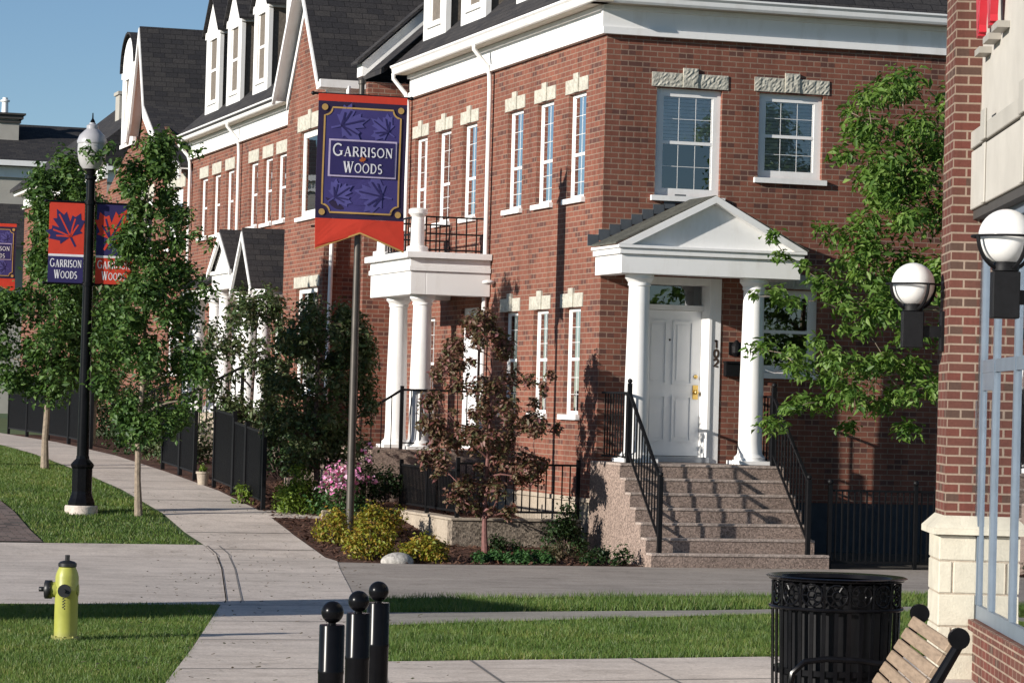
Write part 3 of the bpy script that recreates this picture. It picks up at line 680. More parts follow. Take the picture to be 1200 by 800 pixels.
for sx, ex in ((1, px0-.07), (-1, px1+.07)):
    m.prism([(ex, py-.07, ze+.047), (ax, py-.07, az), (ax, py-.07, az-.095), (ex+sx*.19, py-.07, ze+.047)], (0, .125, 0))
m.build('raking_cornice', 'white_trim', po)
m = MB()
for ex in (px0-.1, px1+.1):
    m.prism([(ex, py-.04, ze+.05), (ax, py-.04, az-.012), (ax, py-.04, az+.012), (ex, py-.04, ze+.075)], (0, 1.025, 0))
m.build('portico_roof', 'shingle_weathered', po)
m = MB()                                                     # stepped metal flashing up the wall on the left slope
for i in range(9):
    f = i/9; x = px0-.12+(ax-px0+.1)*f; z = ze+.09+(az-ze-.03)*f; m.box(x, x+.165, -.02, -.004, z-.02, z+.14-.04*f)
m.build('step_flashing', 'step_flashing', po)
# door
m = MB(); D = DOORH; F = FN
m.fb(F, .58, .68, -.34, .0, 1.33, 3.92); m.fb(F, 1.62, 1.80, -.34, .012, 1.33, 3.92); m.fb(F, .68, 1.62, -.34, .0, 3.82, 3.92); m.fb(F, .68, 1.62, -.34, -.2, 3.47, 3.54)
m.fb(F, 1.622, 1.66, .013, .03, 1.33, 3.92)
m.build('door_frame', 'white_trim', hs)
dm = MB(); u0, u1, z0, z1 = .685, 1.615, 1.42, 3.465; dm.fb(F, u0, u1, -.32, -.285, z0, z1)
for (a, b, c, d) in ((.12, .42, .2, .85), (.51, .81, .2, .85), (.12, .42, 1.0, 1.9), (.51, .81, 1.0, 1.9)):
    for (p, q, r_, s_) in ((a, b, c, c+.025), (a, b, d-.025, d), (a, a+.025, c+.026, d-.026), (b-.025, b, c+.026, d-.026)): dm.fb(F, u0+p, u0+q, -.284, -.268, z0+r_, z0+s_)
    dm.fb(F, u0+a+.06, u0+b-.06, -.284, -.274, z0+c+.06, z0+d-.06)
do = dm.build('door', 'white_door', hs)
m = MB(); m.sphere(F.p(1.55, -.23, 2.32), .035, 14, 8); m.tube([F.p(1.55, -.285, 2.32), F.p(1.55, -.25, 2.32)], .014); m.fb(F, 1.51, 1.59, -.284, -.275, 2.22, 2.42); m.sphere(F.p(1.55, -.275, 2.54), .03, 12, 8); m.build('handle', 'brass', do)
MB().sphere(F.p(1.15, -.285, 3.05), .016, 10, 6).build('peephole', 'number_dark', do)
MB().quad(F.p(.68, -.3, 3.54), F.p(1.62, -.3, 3.54), F.p(1.62, -.3, 3.82), F.p(.68, -.3, 3.82)).build('transom', 'pane_glass', hs)
MB().fb(F, .6, 1.7, -.46, -.44, 1.33, 3.9).build('hall', 'dark_room', hs)
MB().fb(F, .60, 1.66, -.33, .05, 1.335, 1.41).build('threshold', 'frame_light', hs)
fn = lambda x, z: FN.p(x, .0345, z)
def digits(mb, fn, cx, ztop, h, w):
    one = [[(0, 0), (0, 1)], [(-.35, .8), (0, 1)]]; zero = [arc(0, .5, .45, .47, 0, 360, 16)]; two = [arc(0, .7, .42, .28, 170, -20, 10)+[(-.42, .05), (.45, .05)]]
    for i, g in enumerate((one, zero, two)):
        zb = ztop-(i+1)*h*1.18
        for pts in g: ribbon(mb, [(cx+x*w, zb+y*h) for x, y in pts], .032, fn)
m = MB(); digits(m, lambda x, z: FN.p(x, .016, z), 1.74, 3.08, .112, .07); m.build('house_number', 'number_dark', hs)
m = MB(); m.fb(FN, 1.86, 2.17, .005, .11, 2.56, 2.74); m.fb(FN, 1.85, 2.18, .005, .13, 2.742, 2.77); m.build('mailbox', 'iron_black', hs)
m = MB(); m.fb(FN, 1.93, 2.10, .004, .03, 2.86, 3.04); m.lathe([(.03, 0), (.07, .05), (.075, .14), (.04, .2), (.01, .23)], 10, FN.p(2.01, .1, 2.84)); m.build('porch_lamp', 'iron_black', hs)
# stairs
m = MB(); X0, X1 = -.09, 2.30; yf = -2.62; tr = .225; treads = []
for i in range(7):
    a = yf+tr*i; x0 = X0; x1 = X1+(.12 if i == 0 else 0)
    zt = .19*(i+1)
    m.box(x0+.0007*i, x1-.0007*i, a, -.012-.0005*i, -.1, zt-.036)
    treads.append((x0+.0007*i-.001, x1-.0007*i+.001, a-.012, (-.0115 if i == 6 else a+tr-.0125), zt-.0355, zt))
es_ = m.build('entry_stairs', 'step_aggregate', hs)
for q in treads: MB().box(*q).build('tread', 'lit_tread_aggregate', es_, bevel=.006)
# --- street porch with flat roof, rail deck and paired columns
px, q0, q1 = -1.30, 5.32, 7.80; zb, ze = 3.74, 4.40
m = MB()
m.box(px, px+.25, q0, q1, zb, zb+.36); m.box(px+.251, -.012, q0, q0+.25, zb, zb+.36); m.box(px+.251, -.012, q1-.25, q1, zb, zb+.36); m.box(px+.251, -.012, q0+.251, q1-.251, zb+.3, zb+.35)
m.box(px-.03, -.013, q0-.03, q1+.03, zb+.362, zb+.44); m.box(px-.01, -.014, q0-.01, q1+.01, zb+.442, zb+.56); m.box(px-.09, -.015, q0-.09, q1+.09, zb+.562, zb+.66)
sp = m.build('side_porch', 'white_trim', hs, bevel=.006)
for y in (5.62, 7.05): column(px+.285, y, 1.34, zb-.002, .165, sp)
for y in (q0+.2, q1-.2):
    m = MB(); m.lathe([(.17, 0), (.17, .08), (.11, .1), (.11, .12), (.10, .5), (.095, .54), (.13, .58), (.15, .6), (.15, .66), (.10, .68)], 20, (px+.15, y, zb+.662)); m.build('deck_post', 'white_trim', sp)
m = MB(); zr = zb+.66
for (a, b) in (((px+.28, q0+.18), (-.04, q0+.18)), ((px+.15, q0+.4), (px+.15, q1-.35)), ((px+.28, q1-.18), (-.04, q1-.18))):
    L = math.dist(a, b); n = int(L/.16)
    for z in (.05, .3, .56): m.bar((*a, zr+z), (*b, zr+z), .025)
    for i in range(n+1): x = a[0]+(b[0]-a[0])*i/n; y = a[1]+(b[1]-a[1])*i/n; m.bar((x, y, zr), (x, y, zr+.57), .018)
m.build('deck_rail', 'iron_black', sp)
m = MB(); m.fb(FS, 5.95, 6.95, -.12, -.06, 1.35, 3.6); m.build('side_door', 'white_door', hs)
m = MB(); n = 5
for i in range(n): m.box(-1.6-.26*(n-i), -.012, 5.3+.0005*i, 7.82-.0005*i, -.1, .45+(1.34-.45)*(i+1)/n)
m.build('side_stairs', 'step_aggregate', hs, bevel=.008)
MB().sphere((-.10, 5.12, 3.96), .1, 14, 8, .4).build('canopy_lamp', 'white_trim', hs)
# fire wall between the houses, white capped
m = MB(); m.box(-.72, -.002, 10.602, 10.76, -.2, 7.55); m.build('fire_wall', 'brick_red', hs)
m = MB(); m.prism([(-.88, 10.42, 7.63), (-.88, 10.42, 7.85), (2.6, 10.42, 11.08), (2.6, 10.42, 10.80), (-.84, 10.42, 7.63)], (0, .36, 0)); m.build('roof_parapet', 'white_trim', hs)
m = MB(); m.prism([(-.98, 10.36, 7.825), (-.98, 10.36, 7.875), (2.6, 10.36, 11.14), (2.6, 10.36, 11.085)], (0, .48, 0)); m.build('parapet_cap', 'shingle', hs)

# ================================================================== GABLED TOWNHOUSE (bay projecting)
gx = -.9; F = STREET(gx); y0, y1 = 12.8, 16.0; yc = 14.4
hg = thing('brick_townhouse', 'brick townhouse with a steep projecting street gable and big upper window behind the flag', 'townhouse', (0, 0, 0))
m = MB(); zw = 7.42
wall(m, F, y0, y1, .3, zw, [(13.3, 14.9, 5.41, 7.0), (13.2, 14.9, 2.2, 4.1)])
m.prism([F.p(y0, 0, zw), F.p(y1, 0, zw), F.p(yc, 0, 9.72)], (.1, 0, 0))
wall(m, SIDE(y0), gx, .4, .3, 7.42); m.quad((gx, y1, .3), (.4, y1, .3), (.4, y1, zw), (gx, y1, zw))
m.quad((-.012, 10.77, .3), (-.012, y0, .3), (-.012, y0, 7.6), (-.012, 10.77, 7.6))
m.quad((9, 10.61, .3), (9, y1, .3), (9, y1, 8), (9, 10.61, 8))
m.build('wall', 'brick_red', hg, recalc=False)
window(F, 13.3, 14.9, 5.41, 7.0, hg, cols=1, rows=1, case=.12, double=False)
window(F, 13.2, 14.9, 2.2, 4.1, hg, cols=3, rows=1, case=.09, mid=.72)
lintel(F, 14.1, 2.0, 7.01, hg, h=.28, seed=120); lintel(F, 14.05, 2.0, 4.11, hg, h=.2, seed=130, key=False)
ex = gx-.24
def gable_roof(parent, x0, x1, yc, zp, prof, board=.26, th=.1, farprof=None):
    """roof from a half profile of (dy, z) points, mirrored about yc; rake boards on the street end"""
    r = MB(); b = MB()
    for sg in (-1, 1):
        P = [(yc+sg*dy, z) for dy, z in (farprof if farprof and sg > 0 else prof)]
        for (a, c) in zip(P, P[1:]):
            r.prism([(x0, a[0], a[1]), (x0, c[0], c[1]), (x0, c[0], c[1]+th), (x0, a[0], a[1]+th)], (x1-x0, 0, 0))
            b.prism([(x0-.03, a[0], a[1]+th*.6), (x0-.03, c[0], c[1]+th*.6), (x0-.03, c[0], c[1]+th*.6-board), (x0-.03, a[0], a[1]+th*.6-board)], (.06, 0, 0))
            b.prism([(x0+.035, a[0], a[1]-.004), (x0+.035, c[0], c[1]-.004), (x0+.035, c[0], c[1]-.03), (x0+.035, a[0], a[1]-.03)], (.24, 0, 0))
    r.build('roof', 'shingle', parent); b.build('rake_board', 'white_trim', parent)
gable_roof(hg, ex, 5.0, yc, 9.7, [(0, 10.0), (1.80, 7.72)], board=.16)
m = MB()
for sg in (-1, 1): m.prism([F.p(yc+sg*1.62, 0, 7.72), F.p(yc, 0, 9.78), F.p(yc, 0, 9.60), F.p(yc+sg*1.62, 0, 7.50)], (-.03, 0, 0))
m.build('rake_frieze', 'white_trim', hg)
m = MB(); m.box(ex+.02, .6, 12.47, 12.60, 7.62, 7.76); m.box(ex+.02, .6, 12.605, 12.795, 7.6, 7.65); m.build('gutter', 'white_trim', hg)
m = MB(); m.box(gx-.03, .38, 12.70, 12.797, 7.2, 7.598); m.build('frieze', 'white_trim', hg)
MB().tube([(-.6, 12.5, 7.66), (-.6, 12.5, 7.5), (-.7, 12.68, 7.15), (-.75, 12.72, 7.0), (-.8, 12.74, 2)], .04, 8).build('downspout', 'white_trim', hg)
m = MB(); m.prism([(-.4, 10.8, 7.85), (3.2, 10.8, 11.1), (3.2, 10.8, 11.0), (-.4, 10.8, 7.75)], (0, 6, 0)); m.build('main_roof', 'shingle', hg)

# ================================================================== DORMERED TOWNHOUSE
hd = thing('brick_townhouse', 'brick townhouse with four white dormers and twin gabled porches', 'townhouse')
FS = STREET(0); Y0, Y1 = 16.02, 30.0
upw = [(20.0, 20.85), (21.3, 22.15), (22.7, 23.55), (25.15, 26.0), (26.6, 27.45), (28.05, 28.9)]
m = MB(); wall(m, FS, Y0, Y1, .3, 7.57, [(a, b, 5.69, 7.05) for a, b in upw]+[(a, b, 2.6, 4.0) for a, b in upw[:3]]+[(16.7, 17.7, 1.9, 4.0)])
m.quad((9, Y0, .3), (9, Y1, .3), (9, Y1, 8), (9, Y0, 8)); m.build('wall', 'brick_red', hd, recalc=False)
for i, (a, b) in enumerate(upw):
    window(FS, a, b, 5.69, 7.05, hd, cols=1, rows=1); lintel(FS, (a+b)/2, 1.0, 7.06, hd, h=.25, seed=200+i*3, key=False)
for i, (a, b) in enumerate(upw[:3]): window(FS, a, b, 2.6, 4.0, hd, cols=1, rows=1)
MB().fb(FS, 16.7, 17.7, -.12, -.06, 1.9, 4.0).build('door', 'white_door', hd)
eave(FS, Y0, Y1, 7.57, hd); downspout(FS, 24.35, 1, 7.57, hd); downspout(FS, 29.85, 1, 7.57, hd)
m = MB(); m.prism([(-.4, Y0-.4, 8.1), (2.6, Y0-.4, 10.86), (2.6, Y0-.4, 10.8), (-.4, Y0-.4, 8.04)], (0, Y1-Y0+.4, 0)); m.build('roof', 'shingle', hd)
for a, b in ((19.4, 20.8), (22.45, 23.9), (25.2, 26.7), (27.55, 29.1)): dormer(a, b, 8.4, 10.45, 11.25, hd, x=.12)
def gporch(y0, y1, xf, zb, zp, zf, parent, entab=True):
    yc = (y0+y1)/2; m = MB()
    if entab:
        m.box(xf, -.012, y0, y1, zb-.3, zb); m.box(xf-.05, -.013, y0-.05, y1+.05, zb+.001, zb+.07)
        m.prism([(xf+.03, y0, zb+.072), (xf+.03, y1, zb+.072), (xf+.03, yc, zp-.03)], (.1, 0, 0))
    else:
        m.box(xf+.25, -.012, y0+.05, y1-.05, zb-.02, zb+.12); m.prism([(xf+.35, y0, zb+.122), (xf+.35, y1, zb+.122), (xf+.35, yc, zp-.03)], (.06, 0, 0))
    p = m.build('porch', 'white_trim', parent)
    r = MB(); b = MB(); k = (zp-zb)/(y1-y0)*2
    for e in (y0-.1, y1+.1):
        zz = zb+.06-.1*k*.0
        r.prism([(xf-.08, yc, zp), (xf-.08, e, zz), (xf-.08, e, zz+.06), (xf-.08, yc, zp+.07)], (-.012-xf+.08, 0, 0))
        b.prism([(xf-.1, yc, zp), (xf-.1, e, zz), (xf-.1, e, zz-.12), (xf-.1, yc, zp-.15)], (.05, 0, 0))
    r.build('porch_roof', 'shingle', p); b.build('porch_rake', 'white_trim', p)
    for y in (y0+.22, y1-.22): column(xf+.25, y, zf, zb-(.302 if entab else .022), .15, p)
gporch(16.25, 18.0, -1.4, 4.06, 5.25, 1.75, hd, entab=False); gporch(18.25, 20.3, -1.4, 4.5, 5.32, 1.75, hd)
m = MB(); m.box(-1.4, -.012, 20.5, 23.6, 4.05, 4.28); lp = m.build('porch', 'white_trim', hd)
m = MB(); m.prism([(-1.5, 20.45, 4.285), (-.01, 20.45, 5.0), (-.01, 20.45, 5.08), (-1.5, 20.45, 4.35)], (0, 3.2, 0)); m.build('porch_roof', 'shingle', lp)
for y in (20.8, 22.6, 23.4): column(-1.2, y, 1.75, 4.048, .15, lp)
for yy in (16.3, 20.4):
    m = MB()
    for i in range(4): m.box(-1.5-.28*(4-i), -.013, yy+.001*i, yy+3.4-.001*i, .5, .95+.2*(i+1))
    m.build('porch_steps', 'wall_concrete', hd)

# ================================================================== FAR GABLED TOWNHOUSE, arched dormer
hf = thing('brick_townhouse', 'brick townhouse with a flared gable and an arched dormer behind the lamp post', 'townhouse')
Y0, Y1 = 30.02, 42; m = MB(); yc = 35.9
wall(m, FS, Y0, Y1, .6, 7.5, [(31.0, 32.9, 5.6, 7.0), (35.0, 36.6, 5.6, 7.0), (31.0, 32.6, 2.6, 4.2)])
m.prism([FS.p(Y0, 0, 7.5), FS.p(Y1, 0, 7.5), FS.p(yc+1.1, 0, 9.0), FS.p(yc, 0, 10.9), FS.p(yc-1.1, 0, 9.0)], (.1, 0, 0))
m.quad((9, Y0, .6), (9, Y1, .6), (9, Y1, 8), (9, Y0, 8)); m.build('wall', 'brick_red', hf, recalc=False)
window(FS, 31.0, 32.9, 5.6, 7.0, hf, cols=1, rows=1, case=.35, double=False); window(FS, 35.0, 36.6, 5.6, 7.0, hf, cols=1, rows=1, case=.2); window(FS, 31.0, 32.6, 2.6, 4.2, hf)
lintel(FS, 31.95, 2.5, 7.01, hf, h=.32, seed=300, key=False); lintel(FS, 35.8, 2.0, 7.01, hf, h=.3, seed=305, key=False)
gable_roof(hf, -.3, 6, yc, 11.3, [(0, 11.25), (.95, 9.2), (2.6, 8.35), (6.0, 7.38)], board=.32, farprof=[(0, 11.25), (.95, 9.2), (1.3, 8.7)])
dormer(37.7, 39.5, 8.5, 10.5, 11.35, hf, x=-.05, arch=True)
m = MB(); m.prism([FS.p(36.25, .36, 10.5), FS.p(36.75, .36, 10.4), FS.p(37.6, .36, 8.5), FS.p(37.1, .36, 8.5)], (.05, 0, 0)); m.build('gable_trim', 'white_trim', hf)

hz = thing('brick_townhouse', 'farthest brick townhouse of the row with sloping dark roof and chimney beyond the lantern', 'townhouse')
m = MB(); wall(m, FS, 42.05, 58, .8, 8.0, [(44, 45.2, 5.6, 7.2), (47, 48.2, 5.6, 7.2), (50, 51.2, 5.6, 7.2)]); m.quad((0, 58, .8), (9, 58, .8), (9, 58, 8), (0, 58, 8)); m.build('wall', 'brick_red', hz, recalc=False)
for a in (44, 47, 50): window(FS, a, a+1.2, 5.6, 7.2, hz, cols=1, rows=1)
eave(FS, 42.05, 58, 7.9, hz)
m = MB(); m.prism([(-.5, 44, 8.5), (3.6, 44, 11.9), (3.6, 44, 11.8), (-.5, 44, 8.4)], (0, 14, 0)); m.prism([(-.5, 44, 8.4), (3.6, 44, 11.8), (3.6, 44, 8.4)], (0, .1, 0)); m.build('roof', 'shingle', hz)
m = MB(); m.box(1.55, 2.2, 49.6, 50.3, 9.5, 10.95); m.box(1.5, 2.25, 49.55, 50.35, 10.951, 11.05); m.lathe([(.1, 0), (.09, .3), (.12, .32)], 10, (1.85, 49.9, 11.05)); m.build('chimney', 'stucco_grey', hz)

h5 = thing('stucco_house', 'grey stucco house with a long dark roof and chimney closing the street', 'house', (0, 75, 1.2))
F5 = SIDE(0)
m = MB(); wall(m, F5, -16, 6.3, -1.5, 9.4, [(-2.2, -1.0, 5, 6.8), (.2, 1.4, 5, 6.8)]); m.quad((6.3, 0, -1.5), (6.3, 9, -1.5), (6.3, 9, 9.4), (6.3, 0, 9.4)); m.build('wall', 'stucco_grey', h5, recalc=False)
for a in (-2.2, .2): window(F5, a, a+1.2, 5, 6.8, h5, cols=1, rows=1)
m = MB(); m.prism([(-16, -.4, 9.5), (-16, 3.2, 11.2), (-16, 6.8, 9.5)], (22.5, 0, 0)); m.build('roof', 'shingle', h5)
m = MB(); m.box(-16, 6.5, -.5, -.36, 9.32, 9.52); m.box(-16, 6.3, -.1, -.012, 8.9, 9.3); m.build('gutter', 'white_trim', h5)
m = MB(); m.box(1.45, 2.25, 1.6, 2.4, 9.5, 11.25); m.build('chimney', 'stucco_grey', h5)
ch = h5.children[-1]
m = MB(); m.box(1.3, 2.4, 1.45, 2.55, 11.251, 11.4); m.box(1.38, 2.32, 1.53, 2.47, 11.1, 11.2); m.box(1.22, 2.48, 1.37, 2.63, 11.401, 11.47); m.build('chimney_cap', 'soffit_dark', ch)
m = MB(); m.lathe([(.13, 0), (.12, .45), (.18, .46), (.18, .52), (.1, .55), (.1, .62)], 12, (1.75, 2, 11.471)); m.build('chimney_pot', 'white_trim', ch)
m = MB(); m.prism([(-16, -2.2, 6.2), (-16, 0, 7.9), (-16, 0, 7.8), (-16, -2.2, 6.1)], (18.4, 0, 0)); m.build('porch_roof', 'shingle', h5)

# ================================================================== SHOP BUILDING (right foreground)
sh = thing('shop_building', 'shop corner with brick pier, cream stone base and blue-grey storefront windows', 'shop', (-3.10, -17.84, 0), R(-18.7))
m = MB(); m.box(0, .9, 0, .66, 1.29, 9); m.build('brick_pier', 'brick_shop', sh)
def blocks(mb, x0, x1, y0, y1, zs, g=.006, alt=.4):
    for i, (a, b) in enumerate(zip(zs, zs[1:])):
        c = x0+(.11 if i % 2 else .3)*1.0
        for (p, q) in ((x0, c-g), (c+g, x1)): mb.box(p, q, y0, y1, a+g, b-g)
m = MB(); blocks(m, -.04, .95, -.04, .70, [-.1, .2, .42, .68, .94, 1.15]); m.build('stone_base', 'block_stone', sh, bevel=.008)
m = MB(); m.box(-.03, .94, -.03, .69, -.1, 1.148); m.build('base_core', 'wall_concrete', sh)
m = MB(); m.box(-.10, 1.0, -.10, .76, 1.152, 1.20); a, b = (-.10, 1.0, -.10, .76, 1.2005), (-.004, .904, -.004, .664, 1.30)
m.box8([(a[0], a[2], a[4]), (a[1], a[2], a[4]), (a[1], a[3], a[4]), (a[0], a[3], a[4]), (b[0], b[2], b[4]), (b[1], b[2], b[4]), (b[1], b[3], b[4]), (b[0], b[3], b[4])]); m.build('base_cap', 'block_stone', sh)
XS = .26; FT = Fr((XS, 0, 0), (0, -1, 0), (-1, 0, 0))        # storefront: u grows toward the camera
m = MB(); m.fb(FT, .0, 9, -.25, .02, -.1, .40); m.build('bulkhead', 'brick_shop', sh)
m = MB()
for i in range(110): u = .0+i*.082; m.fb(FT, u+.004, u+.078, -.25, .06, .402, .485)
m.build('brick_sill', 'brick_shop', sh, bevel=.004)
m = MB()
m.fb(FT, 0, 9, -.06, .0, .49, .60); m.fb(FT, 0, 9, -.06, .0, 2.44, 2.54); m.fb(FT, 0, 9, -.06, .0, 3.58, 3.72)
posts = [0, .78, 1.95, 3.2, 4.5, 5.8, 7.1, 8.4]
for u in posts: m.fb(FT, u, u+.08, -.061, .006, .601, 3.579)
m.fb(FT, .081, .779, -.05, -.004, 2.30, 2.439); m.fb(FT, .081, .14, -.05, -.004, .601, 2.299)
m.build('storefront_frame', 'frame_blue_grey', sh)
m = MB(); m.fb(FT, -.03, .0, -.1, .02, .49, 3.72); m.fb(FT, -.028, .0, .02, .035, 2.0, 2.22); m.build('door_jamb', 'frame_light', sh)
m = MB(); m.quad(FT.p(0, -.02, .58), FT.p(9, -.02, .58), FT.p(9, -.02, 3.6), FT.p(0, -.02, 3.6)); m.build('shop_window', 'shop_glass', sh)
m = MB(); m.fb(FT, -.0, 9, -3.1, -3.0, 0, 3.7); m.fb(FT, 0, 9, -3, -.3, 3.66, 3.7); m.fb(FT, 0, 9, -3, -.3, 0, .05); m.build('shop_interior', 'stucco_grey', sh)
m = MB(); m.fb(FT, 0, 9.2, -.3, .115, 3.735, 4.20); m.fb(FT, .0, 9.2, -.3, .045, 4.361, 9)
for u in (.78, 2.9, 5.1): m.fb(FT, u, u+.16, .1152, .13, 3.735, 4.20)
m.build('stucco_fascia', 'stucco_cream', sh, bevel=.006)
m = MB(); m.fb(FT, -.01, 9.2, -.29, .122, 4.222, 4.36)
for u in (.72, 2.84, 5.04): m.fb(FT, u, u+.26, .1222, .14, 4.222, 4.46)
m.build('stucco_ledge', 'stucco_grey', sh, bevel=.006)
m = MB(); m.fb(FT, 0, 9.2, -.28, .09, 4.2002, 4.2218); m.build('ledge_joint', 'soffit_dark', sh)
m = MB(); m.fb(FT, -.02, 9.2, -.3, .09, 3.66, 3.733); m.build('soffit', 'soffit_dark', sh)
m = MB(); m.box(.9, 4.5, .02, .6, -.1, 9); m.box(.6, 4.5, -9.2, .01, 4.5, 9); m.box(4.3, 4.5, -9.2, .01, -.1, 4.49); m.box(-.02, 4.5, -9.4, -9.21, -.1, 9); m.build('rear_wall', 'stucco_cream', sh)
# red channel letters, cut off by the frame in the photograph
def solid_letter(ch, u0, z0, w, h, n0, n1, name):
    m = MB(); gw, st = GLY[ch]
    for pts, sw in st:
        for a, b in zip(pts, pts[1:]):
            P = lambda q: (u0+q[0]/gw*w, z0+q[1]*h)
            A, B = P(a), P(b); dx, dz = B[0]-A[0], B[1]-A[1]; l = math.hypot(dx, dz); ox, oz = -dz/l*sw*h*.32, dx/l*sw*h*.32
            m.prism([FT.p(A[0]-ox, n0, A[1]-oz), FT.p(A[0]+ox, n0, A[1]+oz), FT.p(B[0]+ox, n0, B[1]+oz), FT.p(B[0]-ox, n0, B[1]-oz)], FT.N*(n1-n0))
    return m.build(name, 'sign_red', sh)
solid_letter('W', .05, 5.06, 1.75, 1.3, .10, .16, 'sign_letter')
m = MB()
for a, b, z in ((.25, .55, 4.93), (.75, 1.1, 4.97), (1.25, 1.6, 5.0)): m.fb(FT, a, b, .046, .14, z, z+.05)
m.build('sign_bracket', 'sign_edge', sh)
m = MB(); m.box(.3, 9, .662, 6, -.1, 9) if False else None

def wall_lamp(x, y, z, reach, label):
    t = thing('wall_lamp', label, 'wall lamp', SHM(x, y, 0), R(-18.7), 'globe lamps on the shop wall'); r = .175
    MB().sphere((0, 0, z), r, 28, 18).build('globe', 'globe_white', t)
    m = MB(); n = 40
    m.tube([((r+.04)*math.cos(2*math.pi*i/n), (r+.04)*math.sin(2*math.pi*i/n), z+.0) for i in range(n+1)], .009, 6)
    for k in range(4):
        a = k*math.pi/2+.5
        m.tube([((r+.04)*math.cos(a)*math.cos(b), (r+.04)*math.sin(a)*math.cos(b), z+(r+.04)*math.sin(b)) for b in [-(math.pi/2-.25)*i/8 for i in range(9)]], .013, 6)
    m.lathe([(.05, -r-.05), (.085, -r-.04), (.085, -r-.01), (.07, -r+.02)], 16, (0, 0, z)); m.build('cage', 'iron_black', t)
    m = MB(); m.box(-.085, .085, -.085, .085, z-r-.34, z-r-.045); m.build('lamp_box', 'iron_black', t, bevel=.006)
    m = MB(); m.box(.086, reach, -.045, .045, z-r-.25, z-r-.16); m.box(reach, reach+.02, -.1, .1, z-r-.36, z-r-.04); m.build('bracket', 'iron_black', t)
    return t
ca, sa = math.cos(R(-18.7)), math.sin(R(-18.7))
def SHM(x, y, z): return (-3.10+ca*x-sa*y, -17.84+sa*x+ca*y, z)
wall_lamp(-.25, .42, 3.15, .228, 'white globe lamp in black cage on the brick pier in front of the tree')
wall_lamp(-.24, -5.08, 3.23, .478, 'white globe lamp in black cage before the storefront at right edge')

# ================================================================== STREET FURNITURE
# bench (shop frame: back toward the wall, seat facing the street)
t = thing('park_bench', 'wooden slat bench with black scrolled iron ends beside the litter bin', 'bench', SHM(-.80, -6.65, -.03), R(-18.7))
L = 1.0
def bp(s, dn): # point along the back: s from seat (0) to top (1)
    return Vector((-.26+.27*s, 0, .46+.45*s))
sl = MB()
for i in range(6):
    s0 = .04+i*.155; a = bp(s0, 0); b = bp(s0+.135, 0); n = Vector((-(b-a).z, 0, (b-a).x)).normalized()*.03
    sl.prism([a+Vector((0, -L+.03, 0)), b+Vector((0, -L+.03, 0)), b+n+Vector((0, -L+.03, 0)), a+n+Vector((0, -L+.03, 0))], (0, 2*L-.06, 0))
sl.build('backrest', 'bench_wood', t, bevel=.006)
sl = MB()
for i in range(5): x = -.36-i*.095; sl.box(x-.04, x+.043, -L+.03, L-.03, .425, .458)
sl.build('seat', 'bench_wood', t, bevel=.006)
for y in (-L, L):
    m = MB(); Y = lambda p: (p[0], y, p[1])
    m.tube([Y((-.02, .02)), Y((-.12, .3)), Y((-.235, .44)), Y((-.10, .68)), Y((.012, .88))], [.03, .03, .034, .034, .03], 10)
    m.tube([Y((.0, .93+0)), Y((.0, .93))][:1]+[Y((.03, .93))], .01, 6)
    m.prism([(.012+.058*math.cos(a), y-.03, .915+.058*math.sin(a)) for a in [2*math.pi*i/20 for i in range(20)]], (0, .06, 0))
    m.tube([Y((-.235, .43)), Y((-.78, .42)), Y((-.80, .25)), Y((-.74, .02))], .024, 8)
    m.tube([Y((-.13, .63)), Y((-.22, .60)), Y((-.35, .615)), Y((-.55, .62)), Y((-.68, .60)), Y((-.755, .53)), Y((-.765, .45)), Y((-.74, .41))], .019, 8)
    m.tube([Y((-.12, .3)), Y((-.4, .22)), Y((-.78, .28))], .018, 8)
    m.build('bench_end', 'gloss_black', t)

# litter bin
t = thing('litter_bin', 'black iron litter bin with ring-patterned band behind the bench', 'litter bin', (-5.86, -22.12, 0)); r = .405
m = MB(); n = 32
for i in range(n):
    a = 2*math.pi*i/n; x, y = r*math.cos(a), r*math.sin(a); m.bar((x*.96, y*.96, .07), (x, y, .86), .026, .008, (math.cos(a), math.sin(a), 0))
for z in (.08, .45): m.lathe([(r*.955, z), (r*.97, z), (r*.97, z+.035), (r*.955, z+.035)], 48)
m.build('pickets', 'gloss_black', t)
m = MB(); n = 60
for z, rr in ((.865, .012), (1.045, .013)): m.tube([((r+.012)*math.cos(2*math.pi*i/n), (r+.012)*math.sin(2*math.pi*i/n), z) for i in range(n+1)], rr, 8)
for k in range(16):
    a0 = 2*math.pi*k/16; da = .068/r
    for rad, tw in ((.068, .007), (.028, .006)):
        m.tube([(r*math.cos(a0+rad/r*math.cos(b)), r*math.sin(a0+rad/r*math.cos(b)), .955+rad*math.sin(b)) for b in [2*math.pi*i/14 for i in range(15)]], tw, 6)
    for j in range(6):
        b = j*math.pi/3; m.tube([(r*math.cos(a0+q/r*math.cos(b)), r*math.sin(a0+q/r*math.cos(b)), .955+q*math.sin(b)) for q in (.03, .05, .072)], .006, 5)
    b = a0+math.pi/16; m.bar((r*math.cos(b), r*math.sin(b), .865), (r*math.cos(b), r*math.sin(b), 1.045), .02, .012)
m.build('ring_band', 'gloss_black', t)
m = MB(); m.lathe([(r-.06, 1.03), (r-.05, 1.055), (r+.03, 1.062), (r+.045, 1.055), (r+.03, 1.045), (r-.05, 1.03)], 48); m.build('rim', 'gloss_black', t)
m = MB(); m.lathe([(r*.84, .05), (r*.86, .5), (r*.90, 1.02), (r*.84, 1.02), (r*.79, .5), (r*.78, .08)], 40); m.build('liner', 'iron_black', t)
m = MB(); m.lathe([(.3, 0), (.32, .02), (.32, .05)], 32); m.build('foot', 'gloss_black', t)

